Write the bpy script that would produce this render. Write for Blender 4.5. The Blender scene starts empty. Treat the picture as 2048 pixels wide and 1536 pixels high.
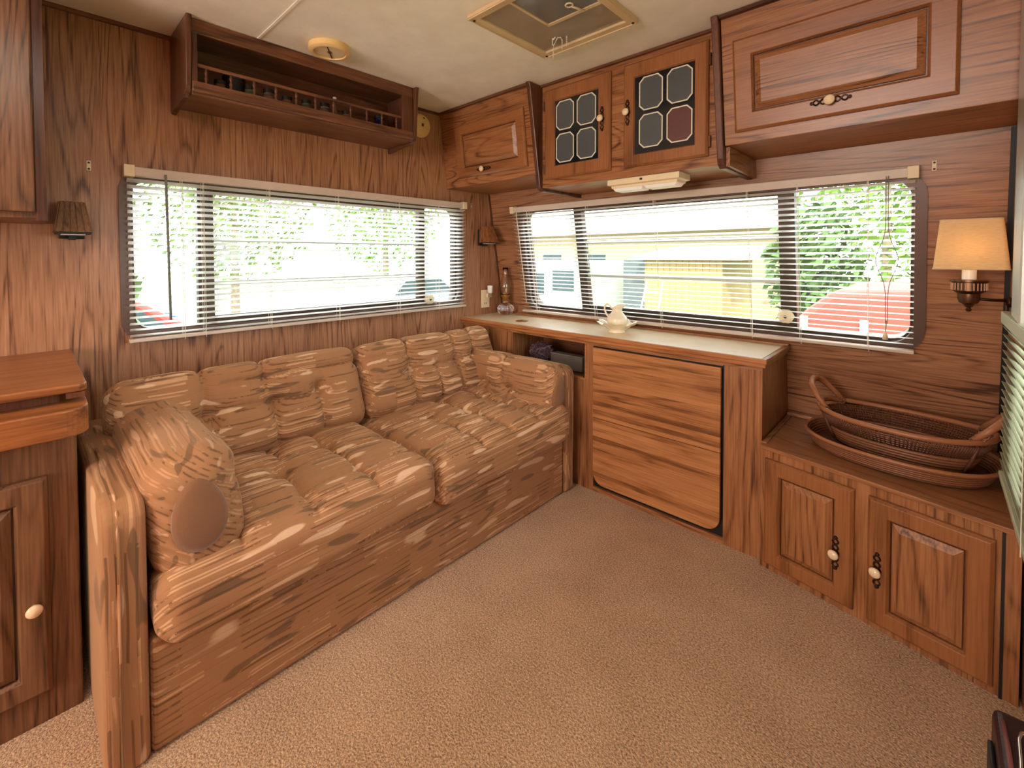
import bpy, bmesh, math, random
from mathutils import Matrix, Vector, noise
random.seed(7)
C = bpy.context.scene.collection
SC = bpy.context.scene
H = 1.95; S = 0.1665; W = 2.3            # ceiling height, inward lean of the front wall per metre of height, room width

# ------------------------------------------------------------------ camera, world, lights, exposure
yw, pt, rl = 0.752, -0.0253, -0.002
F = Vector((-math.sin(yw)*math.cos(pt), math.cos(yw)*math.cos(pt), math.sin(pt)))
R0 = Vector((math.cos(yw), math.sin(yw), 0)); U0 = R0.cross(F)
Rr = R0*math.cos(rl)+U0*math.sin(rl); Ur = -R0*math.sin(rl)+U0*math.cos(rl)
cam = bpy.data.cameras.new('camera'); co = bpy.data.objects.new('camera', cam); C.objects.link(co)
cam.sensor_width = 36; cam.lens = 903.8588*36/2048; cam.shift_y = -(768-534.24)/2048; cam.clip_start = .02
co.matrix_world = Matrix(((Rr.x, Ur.x, -F.x, 2.1239), (Rr.y, Ur.y, -F.y, -2.3048), (Rr.z, Ur.z, -F.z, 1.1225), (0, 0, 0, 1)))
SC.camera = co
SC.view_settings.view_transform = 'Standard'; SC.view_settings.look = 'None'
SC.view_settings.gamma = 1; SC.view_settings.use_curve_mapping = False; SC.view_settings.exposure = 0.6
SC.cycles.max_bounces = 10; SC.cycles.diffuse_bounces = 5; SC.cycles.transparent_max_bounces = 16
SC.cycles.sample_clamp_indirect = 6; SC.cycles.use_denoising = True
w = bpy.data.worlds.new('world'); SC.world = w; w.use_nodes = True
bg = w.node_tree.nodes['Background']; bg.inputs[0].default_value = (0.93, 0.97, 1, 1); bg.inputs[1].default_value = 7.0
def light(name, kind, loc, energy, color, size=None, rot=(0, 0, 0), sy=None, parent=None):
    l = bpy.data.lights.new(name, kind); l.energy = energy; l.color = color
    o = bpy.data.objects.new(name, l); C.objects.link(o); o.location = loc; o.rotation_euler = rot
    if kind == 'AREA':
        l.size = size
        if sy: l.shape = 'RECTANGLE'; l.size_y = sy
    if kind == 'POINT' and size: l.shadow_soft_size = size
    return o
sun = light('sun', 'SUN', (0, 0, 6), 7, (1, .95, .86), rot=(math.radians(38), math.radians(24), 0)); sun.data.angle = .01
for nm, loc, rot, sx, sy in (('portal_side', (-.08, -1.28, 1.12), (0, math.radians(-90), 0), .6, 1.6),
                             ('portal_front', (1.15, .0-.1665*1.1+.12, 1.1), (math.radians(-90), 0, 0), 1.9, .62)):
    p = light(nm, 'AREA', loc, 1, (1, 1, 1), sx, rot, sy); p.data.cycles.is_portal = True
ceil_fill = light('ceiling_fill', 'AREA', (1.35, -2.5, 1.90), 7.5, (1, .90, .78), .6, (0, 0, 0), .5)  # added overhead fill light, no fixture modelled
back_fill = light('rear_fill', 'AREA', (1.5, -5.3, 1.25), 66, (1, .90, .80), 1.4, (math.radians(99), 0, math.radians(6)), 1.0)  # large soft fill added behind the camera, not a real lamp

# ------------------------------------------------------------------ helpers
def wm(o):
    m = o.matrix_basis.copy()
    while o.parent: o = o.parent; m = o.matrix_basis @ m
    return m
def tag(o, label=None, cat=None, group=None, kind=None):
    if label: o['label'] = label
    if cat: o['category'] = cat
    if group: o['group'] = group
    if kind: o['kind'] = kind
    return o
def thing(name, label, cat, loc=(0, 0, 0), mat=None, group=None):
    o = bpy.data.objects.new(name, None); C.objects.link(o); o.empty_display_size = .05
    o.matrix_basis = mat if mat is not None else Matrix.Translation(loc)
    return tag(o, label, cat, group)
class MB:
    """collects shapes; build() links them as one mesh object"""
    def __init__(s): s.v = []; s.f = []
    def add(s, vs, fs):
        n = len(s.v); s.v += [Vector(v) for v in vs]; s.f += [tuple(i+n for i in f) for f in fs]; return s
    def box(s, x0, x1, y0, y1, z0, z1, m=None):
        vs = [Vector((x, y, z)) for z in (z0, z1) for y in (y0, y1) for x in (x0, x1)]
        if m is not None: vs = [m @ v for v in vs]
        return s.add(vs, [(0, 2, 3, 1), (4, 5, 7, 6), (0, 1, 5, 4), (2, 6, 7, 3), (0, 4, 6, 2), (1, 3, 7, 5)])
    def hexa(s, b, t):                       # two matching loops (bottom, top)
        n = len(b)
        return s.add(list(b)+list(t), [tuple(range(n))[::-1], tuple(range(n, 2*n))]+[(i, (i+1) % n, n+(i+1) % n, n+i) for i in range(n)])
    def prism(s, poly, d, m=None):           # poly in local xy, extruded along z over (d0, d1)
        b = [Vector((p[0], p[1], d[0])) for p in poly]; t = [Vector((p[0], p[1], d[1])) for p in poly]
        if m is not None: b = [m @ v for v in b]; t = [m @ v for v in t]
        return s.hexa(b, t)
    def loft(s, loops, cap=True, closed=False):
        n = len(loops[0]); vs = [v for l in loops for v in l]; fs = []
        k = len(loops)
        for i in range(k if closed else k-1):
            a, b = i*n, ((i+1) % k)*n
            fs += [(a+j, a+(j+1) % n, b+(j+1) % n, b+j) for j in range(n)]
        if cap and not closed: fs += [tuple(range(n))[::-1], tuple(range((k-1)*n, k*n))]
        return s.add(vs, fs)
    def lathe(s, prof, m=None, n=24, flute=0, nf=12):
        loops = []
        for r, z in prof:
            l = []
            for j in range(n):
                a = 2*math.pi*j/n; q = max(r, 1e-4)*(1+flute*math.cos(nf*a))
                v = Vector((q*math.cos(a), q*math.sin(a), z)); l.append(m @ v if m is not None else v)
            loops.append(l)
        return s.loft(loops)
    def tube(s, pts, r, n=8, closed=False):
        pts = [Vector(p) for p in pts]; loops = []; k = len(pts); up = None
        for i, p in enumerate(pts):
            a = pts[(i-1) % k] if closed or i > 0 else p; b = pts[(i+1) % k] if closed or i < k-1 else p
            d = (b-a).normalized()
            if up is None: up = d.orthogonal().normalized()
            up = (up-d*up.dot(d)).normalized(); sd = d.cross(up)
            rr = r[i] if isinstance(r, (list, tuple)) else r
            loops.append([p+up*rr*math.cos(2*math.pi*j/n)+sd*rr*math.sin(2*math.pi*j/n) for j in range(n)])
        return s.loft(loops, closed=closed)
    def ring(s, outer, inner, z0, z1, m=None):     # flat frame between two loops
        T = (lambda v: m @ v) if m is not None else (lambda v: v)
        L = [[T(Vector((p[0], p[1], z))) for p in q] for q, z in ((outer, z0), (outer, z1), (inner, z1), (inner, z0))]
        return s.loft(L, closed=True)
    def build(s, name, mat, parent=None, local=False, smooth=False, bevel=0, seg=2, kind=None, label=None, auto=False):
        me = bpy.data.meshes.new(name); vs = s.v
        if parent is not None and not local:
            im = wm(parent).inverted(); vs = [im @ v for v in vs]
        me.from_pydata([tuple(v) for v in vs], [], s.f)
        bm = bmesh.new(); bm.from_mesh(me); bmesh.ops.recalc_face_normals(bm, faces=bm.faces); bm.to_mesh(me); bm.free()
        if mat: me.materials.append(mat)
        o = bpy.data.objects.new(name, me); C.objects.link(o)
        if parent is not None: o.parent = parent
        if smooth:
            me.polygons.foreach_set('use_smooth', [True]*len(me.polygons))
            if auto: me.set_sharp_from_angle(angle=math.radians(40))
        if bevel:
            b = o.modifiers.new('bevel', 'BEVEL'); b.width = bevel; b.segments = seg; b.limit_method = 'ANGLE'
        tag(o, label, None, None, kind)
        return o
def rrect(x0, x1, y0, y1, r, n=6):
    pts = []
    for cx, cy, a0 in ((x1-r, y1-r, 0), (x0+r, y1-r, 90), (x0+r, y0+r, 180), (x1-r, y0+r, 270)):
        for i in range(n+1):
            a = math.radians(a0+90*i/n); pts.append((cx+r*math.cos(a), cy+r*math.sin(a)))
    return pts
def box(name, mat, parent, *d, **k): return MB().box(*d).build(name, mat, parent, **k)
def basis(o, x, y, z): # columns
    return Matrix(((x[0], y[0], z[0], o[0]), (x[1], y[1], z[1], o[1]), (x[2], y[2], z[2], o[2]), (0, 0, 0, 1)))
CS = 1/math.sqrt(1+S*S)
MA = basis((0, 0, 0), (0, 1, 0), (0, 0, 1), (1, 0, 0))              # side wall: X along wall, Y up, Z into the room
MBW = basis((0, 0, 0), (1, 0, 0), (0, -S*CS, CS), (0, -CS, -S*CS))  # leaning front wall
MR = basis((W, 0, 0), (0, -1, 0), (0, 0, 1), (-1, 0, 0))            # right wall

# ------------------------------------------------------------------ materials
def srgb(r, g, b):
    f = lambda c: (c/255/12.92) if c/255 <= .04045 else ((c/255+.055)/1.055)**2.4
    return (f(r), f(g), f(b), 1)
def mat(name, col, rough=.5, metal=0, spec=.5, trans=0, emit=None, es=0, bump=None, alpha=1, sheen=0, coat=0, ior=1.45):
    m = bpy.data.materials.new(name); m.use_nodes = True; nt = m.node_tree; b = nt.nodes['Principled BSDF']
    b.inputs['Base Color'].default_value = srgb(*col); b.inputs['Roughness'].default_value = rough
    b.inputs['Metallic'].default_value = metal; b.inputs['Specular IOR Level'].default_value = spec
    b.inputs['Transmission Weight'].default_value = trans; b.inputs['Sheen Weight'].default_value = sheen
    b.inputs['Coat Weight'].default_value = coat; b.inputs['IOR'].default_value = ior
    if emit: b.inputs['Emission Color'].default_value = srgb(*emit); b.inputs['Emission Strength'].default_value = es
    # gentle procedural mottling so that nothing is a flat colour
    if not trans and not emit:
        tc = nt.nodes.new('ShaderNodeTexCoord'); n = nt.nodes.new('ShaderNodeTexNoise'); n.inputs['Scale'].default_value = 9; n.inputs['Detail'].default_value = 4
        nt.links.new(tc.outputs['Object'], n.inputs['Vector'])
        mx = nt.nodes.new('ShaderNodeMix'); mx.data_type = 'RGBA'
        c = srgb(*col); mx.inputs[6].default_value = tuple(q*.84 for q in c[:3])+(1,); mx.inputs[7].default_value = tuple(min(1, q*1.12) for q in c[:3])+(1,)
        nt.links.new(n.outputs['Fac'], mx.inputs[0]); nt.links.new(mx.outputs[2], b.inputs['Base Color'])
        if bump:
            n2 = nt.nodes.new('ShaderNodeTexNoise'); n2.inputs['Scale'].default_value = bump[0]; n2.inputs['Detail'].default_value = 3
            bp = nt.nodes.new('ShaderNodeBump'); bp.inputs['Strength'].default_value = bump[1]; bp.inputs['Distance'].default_value = .002
            nt.links.new(tc.outputs['Object'], n2.inputs['Vector']); nt.links.new(n2.outputs['Fac'], bp.inputs['Height']); nt.links.new(bp.outputs[0], b.inputs['Normal'])
    return m
def nodes(m): return m.node_tree.nodes, m.node_tree.links
def math_n(N, L, op, a, b=None, c=None):
    n = N.new('ShaderNodeMath'); n.operation = op
    for i, v in enumerate((a, b, c)):
        if v is None: continue
        if isinstance(v, (int, float)): n.inputs[i].default_value = v
        else: L.new(v, n.inputs[i])
    return n.outputs[0]
def ramp(N, L, fac, stops, interp='LINEAR'):
    r = N.new('ShaderNodeValToRGB'); r.color_ramp.interpolation = interp; e = r.color_ramp.elements
    while len(e) < len(stops): e.new(.5)
    for i, (p, c) in enumerate(stops): e[i].position = p; e[i].color = c if len(c) == 4 else srgb(*c)
    L.new(fac, r.inputs[0]); return r.outputs[0]
def wood(name, axis, light_c, mid_c, dark_c, rings=13, across=7.0, along=.75, strips=None, strip_axis=None, rough=.32, knots=True, rnd=True, sv=.35):
    light_c, mid_c, dark_c = [(c[0], c[1]*1.03, c[2]*1.03) for c in (light_c, mid_c, dark_c)]
    m = bpy.data.materials.new(name); m.use_nodes = True; N, L = nodes(m); b = N['Principled BSDF']
    tc = N.new('ShaderNodeTexCoord'); oi = N.new('ShaderNodeObjectInfo')
    off = N.new('ShaderNodeVectorMath'); off.operation = 'MULTIPLY_ADD'
    cmb = N.new('ShaderNodeCombineXYZ'); k = math_n(N, L, 'MULTIPLY', oi.outputs['Random'], 7.0 if rnd else 0.0)
    for i in range(3): L.new(k, cmb.inputs[i])
    add = N.new('ShaderNodeVectorMath'); add.operation = 'ADD'; L.new(tc.outputs['Object'], add.inputs[0]); L.new(cmb.outputs[0], add.inputs[1])
    vec = add.outputs[0]
    sep0 = N.new('ShaderNodeSeparateXYZ'); L.new(tc.outputs['Object'], sep0.inputs[0])
    tone = None
    if strips:   # printed board joints: each strip gets its own figure and tone
        cell = math_n(N, L, 'FLOOR', math_n(N, L, 'MULTIPLY', sep0.outputs[strip_axis], 1/strips))
        wn = N.new('ShaderNodeTexWhiteNoise'); wn.noise_dimensions = '1D'; L.new(cell, wn.inputs['W'])
        tone = wn.outputs['Value']
        a2 = N.new('ShaderNodeVectorMath'); a2.operation = 'ADD'; c2 = N.new('ShaderNodeCombineXYZ')
        kk = math_n(N, L, 'MULTIPLY', tone, 23.0)
        L.new(kk, c2.inputs[axis]); L.new(vec, a2.inputs[0]); L.new(c2.outputs[0], a2.inputs[1]); vec = a2.outputs[0]
    def mapped(al, ac):
        mp = N.new('ShaderNodeMapping'); s = [ac]*3; s[axis] = al; mp.inputs['Scale'].default_value = s; L.new(vec, mp.inputs['Vector']); return mp.outputs[0]
    n1 = N.new('ShaderNodeTexNoise'); n1.inputs['Scale'].default_value = 1; n1.inputs['Detail'].default_value = 1.5; n1.inputs['Roughness'].default_value = .45; n1.inputs['Distortion'].default_value = .35 if knots else 0
    L.new(mapped(along, across), n1.inputs['Vector'])
    rg = math_n(N, L, 'MULTIPLY', n1.outputs['Fac'], rings)
    fr = math_n(N, L, 'FRACT', rg)
    tri = math_n(N, L, 'ABSOLUTE', math_n(N, L, 'SUBTRACT', fr, .42))
    n2 = N.new('ShaderNodeTexNoise'); n2.inputs['Scale'].default_value = 1; n2.inputs['Detail'].default_value = 3; L.new(mapped(7, 190), n2.inputs['Vector'])
    n3 = N.new('ShaderNodeTexNoise'); n3.inputs['Scale'].default_value = 1; n3.inputs['Detail'].default_value = 2; L.new(mapped(.9, 5), n3.inputs['Vector'])
    n4 = N.new('ShaderNodeTexNoise'); n4.inputs['Scale'].default_value = 1; n4.inputs['Detail'].default_value = 2; L.new(mapped(3.2, 26), n4.inputs['Vector'])
    line = math_n(N, L, 'MAXIMUM', math_n(N, L, 'MULTIPLY_ADD', tri, -4.2, 1.0), 0.0)
    line = math_n(N, L, 'MULTIPLY', line, math_n(N, L, 'MULTIPLY_ADD', n4.outputs['Fac'], 2.4, -.75))
    f = math_n(N, L, 'MULTIPLY_ADD', line, -.55, math_n(N, L, 'MULTIPLY_ADD', n2.outputs['Fac'], .95, math_n(N, L, 'MULTIPLY_ADD', n3.outputs['Fac'], .30, math_n(N, L, 'MULTIPLY_ADD', n4.outputs['Fac'], .35, -.27))))
    if tone is not None: f = math_n(N, L, 'ADD', f, math_n(N, L, 'MULTIPLY_ADD', tone, sv, -sv/2))
    col = ramp(N, L, f, [(.12, dark_c), (.42, mid_c), (.8, light_c)])
    L.new(col, b.inputs['Base Color'])
    b.inputs['Roughness'].default_value = rough; b.inputs['Specular IOR Level'].default_value = .4
    bp = N.new('ShaderNodeBump'); bp.inputs['Strength'].default_value = .12; bp.inputs['Distance'].default_value = .001; L.new(f, bp.inputs['Height']); L.new(bp.outputs[0], b.inputs['Normal'])
    return m
X, Y, Z = 0, 1, 2
LT, MD, DK = (188, 136, 102), (158, 107, 76), (94, 58, 40)
w_wallA = wood('side_wall_panelling', Z, LT, MD, DK, strips=.098, strip_axis=Y, rings=20, across=6, along=.55, rnd=False, sv=.10)
w_wallB = wood('front_wall_panelling', X, (176, 122, 86), (144, 94, 64), (82, 50, 33), rings=18, across=6, along=.5, strips=.14, strip_axis=Y, rnd=False, sv=.15)
w_cabx = wood('cabinet_oak_horizontal', X, (172, 114, 74), (142, 88, 54), (84, 48, 28), rings=16, across=7, along=.8)
w_cabz = wood('cabinet_oak_upright', Z, (172, 114, 74), (142, 88, 54), (86, 50, 30), rings=14, across=7, along=.7)
w_caby = wood('cabinet_oak_side_grain', Y, (170, 112, 72), (138, 86, 54), (84, 50, 30), rings=12, across=9, along=1.0)
w_frame = wood('door_frame_oak', X, (156, 98, 60), (142, 86, 50), (112, 66, 38), rings=3, across=5, along=1.0)
w_framez = wood('door_frame_oak_upright', Z, (156, 98, 60), (142, 86, 50), (112, 66, 38), rings=3, across=5, along=1.0)
w_dark = wood('dark_trim_oak', Z, (112, 68, 46), (88, 50, 34), (58, 32, 22), rings=4, across=6)
w_darkx = wood('dark_trim_oak_long', X, (120, 74, 50), (92, 54, 36), (58, 32, 22), rings=4, across=6)
w_darky = wood('rack_oak', Y, (140, 90, 62), (106, 64, 44), (66, 38, 28), rings=5, across=7)
w_shade = wood('shade_darkened_oak', Z, (134, 92, 64), (106, 70, 46), (62, 38, 24), rings=14, across=7, along=.7)  # oak darkened to paint in the dimness at the left edge
w_board = wood('strip_print_boards', X, (188, 126, 80), (162, 102, 60), (110, 66, 36), strips=.021, strip_axis=Z, rings=5, across=8, along=1.1, sv=.42, rnd=False, knots=False)
w_top = wood('worktop_edge_oak', X, (190, 122, 74), (162, 98, 56), (112, 64, 36), rings=5, across=7)
w_leaf = wood('table_leaf_wood', Y, (168, 104, 58), (146, 84, 44), (104, 60, 32), rings=5, across=8)
w_slatlamp = wood('lamp_slat_wood', Z, (178, 112, 68), (140, 84, 50), (76, 42, 26), rings=4, across=40)
laminate = mat('worktop_laminate', (222, 200, 168), .45, bump=(400, .1))
bronze = mat('window_bronze', (72, 58, 48), .4, .5)
winframe = mat('window_frame_brown', (92, 70, 60), .35, .2)
alu = mat('mill_aluminium', (190, 190, 182), .35, .7)
blindmat = mat('blind_enamel', (234, 230, 220), .38)
def vinyl(name, c, tr=.3):
    m = bpy.data.materials.new(name); m.use_nodes = True; N, L = nodes(m); b = N['Principled BSDF']
    b.inputs['Base Color'].default_value = srgb(*c); b.inputs['Roughness'].default_value = .4
    t = N.new('ShaderNodeBsdfTranslucent'); t.inputs[0].default_value = srgb(*c); mx = N.new('ShaderNodeMixShader'); mx.inputs[0].default_value = tr
    L.new(b.outputs[0], mx.inputs[1]); L.new(t.outputs[0], mx.inputs[2]); L.new(mx.outputs[0], N['Material Output'].inputs[0]); return m
blindmat = vinyl('blind_vinyl', (252, 251, 248), .8)
blindrail = mat('blind_headrail', (206, 188, 172), .4)
greenslat = mat('pale_green_blind_enamel', (176, 176, 144), .45)
cord = mat('cord', (225, 220, 205), .8)
cordgrey = mat('grey_cord', (120, 125, 115), .7)
cream = mat('aged_cream_plastic', (236, 200, 138), .45)
creamw = mat('cream_plastic', (228, 206, 168), .4)
porcelain = mat('porcelain', (238, 222, 192), .18, coat=.5)
knobmat = mat('knob_porcelain', (236, 208, 170), .2, coat=.4)
darkiron = mat('dark_bronze_metal', (58, 36, 26), .45, .6)
oldbrass = mat('antique_bronze', (104, 74, 54), .35, .85)
brass = mat('brass', (196, 150, 82), .3, .9)
blackm = mat('black_paint', (22, 18, 18), .5)
blackglass = mat('dark_tinted_glass', (26, 28, 34), .12, coat=.3)
etched = mat('etched_grey_glass', (78, 82, 84), .35, coat=.2)
etchedred = mat('etched_rose_glass', (96, 56, 56), .35, coat=.2)
whiteline = mat('etched_white_line', (222, 214, 194), .5)
whitelens = mat('white_lens', (248, 246, 238), .35)
chrome = mat('chrome', (210, 210, 205), .12, 1)
glass = mat('clear_glass', (255, 252, 246), .02, trans=1, ior=1.45)
jarglass = mat('jar_glass', (214, 190, 160), .08, trans=.85)
plum = mat('plum_yarn', (66, 22, 36), .95, bump=(160, .8), sheen=.5)
greycard = mat('grey_card', (96, 86, 76), .8)
maroon = mat('maroon_leather', (44, 14, 18), .4, bump=(200, .3))
wicker = mat('wicker_cane', (132, 82, 52), .45, bump=(260, .3))
wickerdk = mat('wicker_cane_dark', (98, 58, 38), .55, bump=(260, .4))
canehandle = mat('cane_handle', (156, 100, 66), .4)
hatchplastic = mat('smoked_hatch_plastic', (158, 142, 122), .22, coat=.4)
hatchdark = mat('smoked_hatch_dark', (118, 112, 106), .2, coat=.5)
ventframe = mat('vent_frame_plastic', (214, 186, 146), .45)

def pane_mat():
    m = bpy.data.materials.new('window_glass'); m.use_nodes = True; N, L = nodes(m); N.remove(N['Principled BSDF'])
    t = N.new('ShaderNodeBsdfTransparent'); t.inputs[0].default_value = (.93, .96, .95, 1); g = N.new('ShaderNodeBsdfGlossy'); g.inputs['Roughness'].default_value = .03
    fr = N.new('ShaderNodeFresnel'); fr.inputs[0].default_value = 1.4; mx = N.new('ShaderNodeMixShader')
    L.new(fr.outputs[0], mx.inputs[0]); L.new(t.outputs[0], mx.inputs[1]); L.new(g.outputs[0], mx.inputs[2]); L.new(mx.outputs[0], N['Material Output'].inputs[0]); return m
panemat = pane_mat()
def shade_mat():
    m = bpy.data.materials.new('lamp_shade_cloth'); m.use_nodes = True; N, L = nodes(m); N.remove(N['Principled BSDF'])
    d = N.new('ShaderNodeBsdfDiffuse'); t = N.new('ShaderNodeBsdfTranslucent'); mx = N.new('ShaderNodeMixShader'); mx.inputs[0].default_value = .35
    tc = N.new('ShaderNodeTexCoord'); wv = N.new('ShaderNodeTexNoise'); mp = N.new('ShaderNodeMapping'); mp.inputs['Scale'].default_value = (60, 60, 600); wv.inputs['Scale'].default_value = 1
    L.new(tc.outputs['Object'], mp.inputs[0]); L.new(mp.outputs[0], wv.inputs['Vector'])
    c = ramp(N, L, wv.outputs['Fac'], [(.3, (236, 208, 158)), (.7, (248, 226, 180))])
    L.new(c, d.inputs[0]); L.new(c, t.inputs[0]); L.new(d.outputs[0], mx.inputs[1]); L.new(t.outputs[0], mx.inputs[2]); L.new(mx.outputs[0], N['Material Output'].inputs[0]); return m
def carpet_mat():
    m = bpy.data.materials.new('berber_carpet'); m.use_nodes = True; N, L = nodes(m); b = N['Principled BSDF']
    tc = N.new('ShaderNodeTexCoord'); n = N.new('ShaderNodeTexNoise'); n.inputs['Scale'].default_value = 190; n.inputs['Detail'].default_value = 3; n.inputs['Roughness'].default_value = .7
    v = N.new('ShaderNodeTexVoronoi'); v.inputs['Scale'].default_value = 230
    n2 = N.new('ShaderNodeTexNoise'); n2.inputs['Scale'].default_value = 5; n2.inputs['Detail'].default_value = 3
    for q in (n, v, n2): L.new(tc.outputs['Object'], q.inputs['Vector'])
    f = math_n(N, L, 'ADD', math_n(N, L, 'MULTIPLY', n.outputs['Fac'], .9), math_n(N, L, 'MULTIPLY_ADD', n2.outputs['Fac'], .12, -.02))
    c = ramp(N, L, f, [(.30, (112, 82, 58)), (.5, (196, 158, 122)), (.68, (232, 200, 164))])
    L.new(c, b.inputs['Base Color']); b.inputs['Roughness'].default_value = .95; b.inputs['Sheen Weight'].default_value = .2; b.inputs['Specular IOR Level'].default_value = .1
    h = math_n(N, L, 'SUBTRACT', n.outputs['Fac'], math_n(N, L, 'MULTIPLY', v.outputs['Distance'], .7))
    bp = N.new('ShaderNodeBump'); bp.inputs['Strength'].default_value = .9; bp.inputs['Distance'].default_value = .004; L.new(h, bp.inputs['Height']); L.new(bp.outputs[0], b.inputs['Normal'])
    return m
def fabric(name, along, hi):
    """brown velour woven with broken light and dark streaks; 'along' = axes the streaks run along"""
    m = bpy.data.materials.new(name); m.use_nodes = True; N, L = nodes(m); b = N['Principled BSDF']
    tc = N.new('ShaderNodeTexCoord'); oi = N.new('ShaderNodeObjectInfo'); cm = N.new('ShaderNodeCombineXYZ'); k = math_n(N, L, 'MULTIPLY', oi.outputs['Random'], 9)
    for i in range(3): L.new(k, cm.inputs[i])
    ad = N.new('ShaderNodeVectorMath'); ad.operation = 'ADD'; L.new(tc.outputs['Object'], ad.inputs[0]); L.new(cm.outputs[0], ad.inputs[1])
    def nz(al, ac, det=2, sh=0):
        mp = N.new('ShaderNodeMapping'); s = [ac]*3
        for a in along: s[a] = al
        mp.inputs['Scale'].default_value = s; mp.inputs['Location'].default_value = (sh, sh*1.7, sh*.3); L.new(ad.outputs[0], mp.inputs[0])
        n = N.new('ShaderNodeTexNoise'); n.inputs['Scale'].default_value = 1; n.inputs['Detail'].default_value = det; L.new(mp.outputs[0], n.inputs['Vector']); return n.outputs['Fac']
    blotch = nz(6.5, 36, .3, 23); fade = nz(5, 60, 1.5, 31); warp = nz(3, 14, 2, 41)
    sp = N.new('ShaderNodeSeparateXYZ'); L.new(ad.outputs[0], sp.inputs[0])
    acr = [sp.outputs[i] for i in range(3) if i not in along]
    u_ = acr[0] if len(acr) == 1 else math_n(N, L, 'ADD', acr[0], acr[1])
    ph = math_n(N, L, 'MULTIPLY_ADD', u_, 2*math.pi/.0175, math_n(N, L, 'MULTIPLY', warp, 8.0))
    wave = math_n(N, L, 'SINE', ph); wave2 = math_n(N, L, 'SINE', math_n(N, L, 'MULTIPLY', ph, .5)) 
    def cells(sh, thr, sx, sy):      # woven blocks: whole rectangles are either plain or streaked
        mp = N.new('ShaderNodeMapping'); sc = [1/sy]*3
        for a in along: sc[a] = 1/sx
        mp.inputs['Scale'].default_value = sc; mp.inputs['Location'].default_value = (sh, sh*.7, sh*.4); L.new(ad.outputs[0], mp.inputs[0])
        wob = N.new('ShaderNodeTexNoise'); wob.inputs['Scale'].default_value = 90; L.new(ad.outputs[0], wob.inputs['Vector'])
        v2 = N.new('ShaderNodeVectorMath'); v2.operation = 'MULTIPLY_ADD'; L.new(wob.outputs['Color'], v2.inputs[0]); v2.inputs[1].default_value = (.35, .35, .35); L.new(mp.outputs[0], v2.inputs[2])
        fl_ = N.new('ShaderNodeVectorMath'); fl_.operation = 'FLOOR'; L.new(v2.outputs[0], fl_.inputs[0])
        wn = N.new('ShaderNodeTexWhiteNoise'); wn.noise_dimensions = '3D'; L.new(fl_.outputs[0], wn.inputs['Vector'])
        return math_n(N, L, 'GREATER_THAN', wn.outputs['Value'], thr)
    pm = cells(.3, .45, .125, .085); pm2 = cells(4.4, .50, .105, .07)
    fd = ramp(N, L, fade, [(.40, (0, 0, 0, 1)), (.54, (1, 1, 1, 1))])
    fd2 = ramp(N, L, fade, [(.52, (1, 1, 1, 1)), (.62, (0, 0, 0, 1))])
    dk = math_n(N, L, 'MULTIPLY', ramp(N, L, wave, [(.0, (0, 0, 0, 1)), (.35, (0, 0, 0, 1)), (.85, (1, 1, 1, 1))]), fd)
    li = math_n(N, L, 'MULTIPLY', ramp(N, L, math_n(N, L, 'MULTIPLY', math_n(N, L, 'MULTIPLY', wave, -1.0), wave2), [(.1, (0, 0, 0, 1)), (.55, (1, 1, 1, 1))]), fd2)
    bl = ramp(N, L, blotch, [(.68, (0, 0, 0, 1)), (.72, (1, 1, 1, 1))])
    bd = ramp(N, L, blotch, [(.29, (1, 1, 1, 1)), (.32, (0, 0, 0, 1))])
    def mix(fac, a, bcol):
        mx = N.new('ShaderNodeMix'); mx.data_type = 'RGBA'; L.new(fac, mx.inputs[0])
        if isinstance(a, tuple): mx.inputs[6].default_value = a
        else: L.new(a, mx.inputs[6])
        mx.inputs[7].default_value = bcol; return mx.outputs[2]
    c = mix(math_n(N, L, 'MULTIPLY', math_n(N, L, 'MULTIPLY', dk, pm), .62), srgb(162, 116, 80), srgb(80, 54, 35))
    c = mix(math_n(N, L, 'MULTIPLY', math_n(N, L, 'MULTIPLY', li, pm2), .62*hi), c, srgb(220, 174, 132))
    c = mix(math_n(N, L, 'MULTIPLY', bl, .75*hi), c, srgb(226, 188, 152)); c = mix(math_n(N, L, 'MULTIPLY', bd, .7), c, srgb(104, 80, 58))
    L.new(c, b.inputs['Base Color']); b.inputs['Roughness'].default_value = .85; b.inputs['Sheen Weight'].default_value = .25; b.inputs['Sheen Roughness'].default_value = .4; b.inputs['Specular IOR Level'].default_value = .15
    b.inputs['Sheen Tint'].default_value = srgb(255, 220, 180)
    pile = N.new('ShaderNodeTexNoise'); pile.inputs['Scale'].default_value = 420; L.new(tc.outputs['Object'], pile.inputs['Vector'])
    h = math_n(N, L, 'ADD', math_n(N, L, 'MULTIPLY', dk, -.6), math_n(N, L, 'MULTIPLY', pile.outputs['Fac'], .35))
    bp = N.new('ShaderNodeBump'); bp.inputs['Strength'].default_value = .45; bp.inputs['Distance'].default_value = .0025; L.new(h, bp.inputs['Height']); L.new(bp.outputs[0], b.inputs['Normal'])
    return m
fabU = fabric('velour_streaks_lengthwise', (0,), 1.0)
fabBol = fabric('velour_streaks_bolster', (0,), .55)
fabArm = fabric('velour_streaks_upright', (0, 2), .7)
fabSkirt = fabric('velour_streaks_skirt', (1,), .8)
plainfab = mat('plain_velour', (170, 118, 74), .9, sheen=.4, bump=(300, .4))
carpet = carpet_mat()
ceilmat = mat('ceiling_board', (246, 236, 222), .8, bump=(60, .25))

# ------------------------------------------------------------------ structure
def ybw(z): return -S*z
YB = -5.4
fl = MB().box(0, W, YB, .12, -.05, 0).build('floor', carpet, kind='structure')
cl = MB().box(-.02, W+.02, YB, .0, H, H+.03).build('ceiling', ceilmat, kind='structure')
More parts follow.
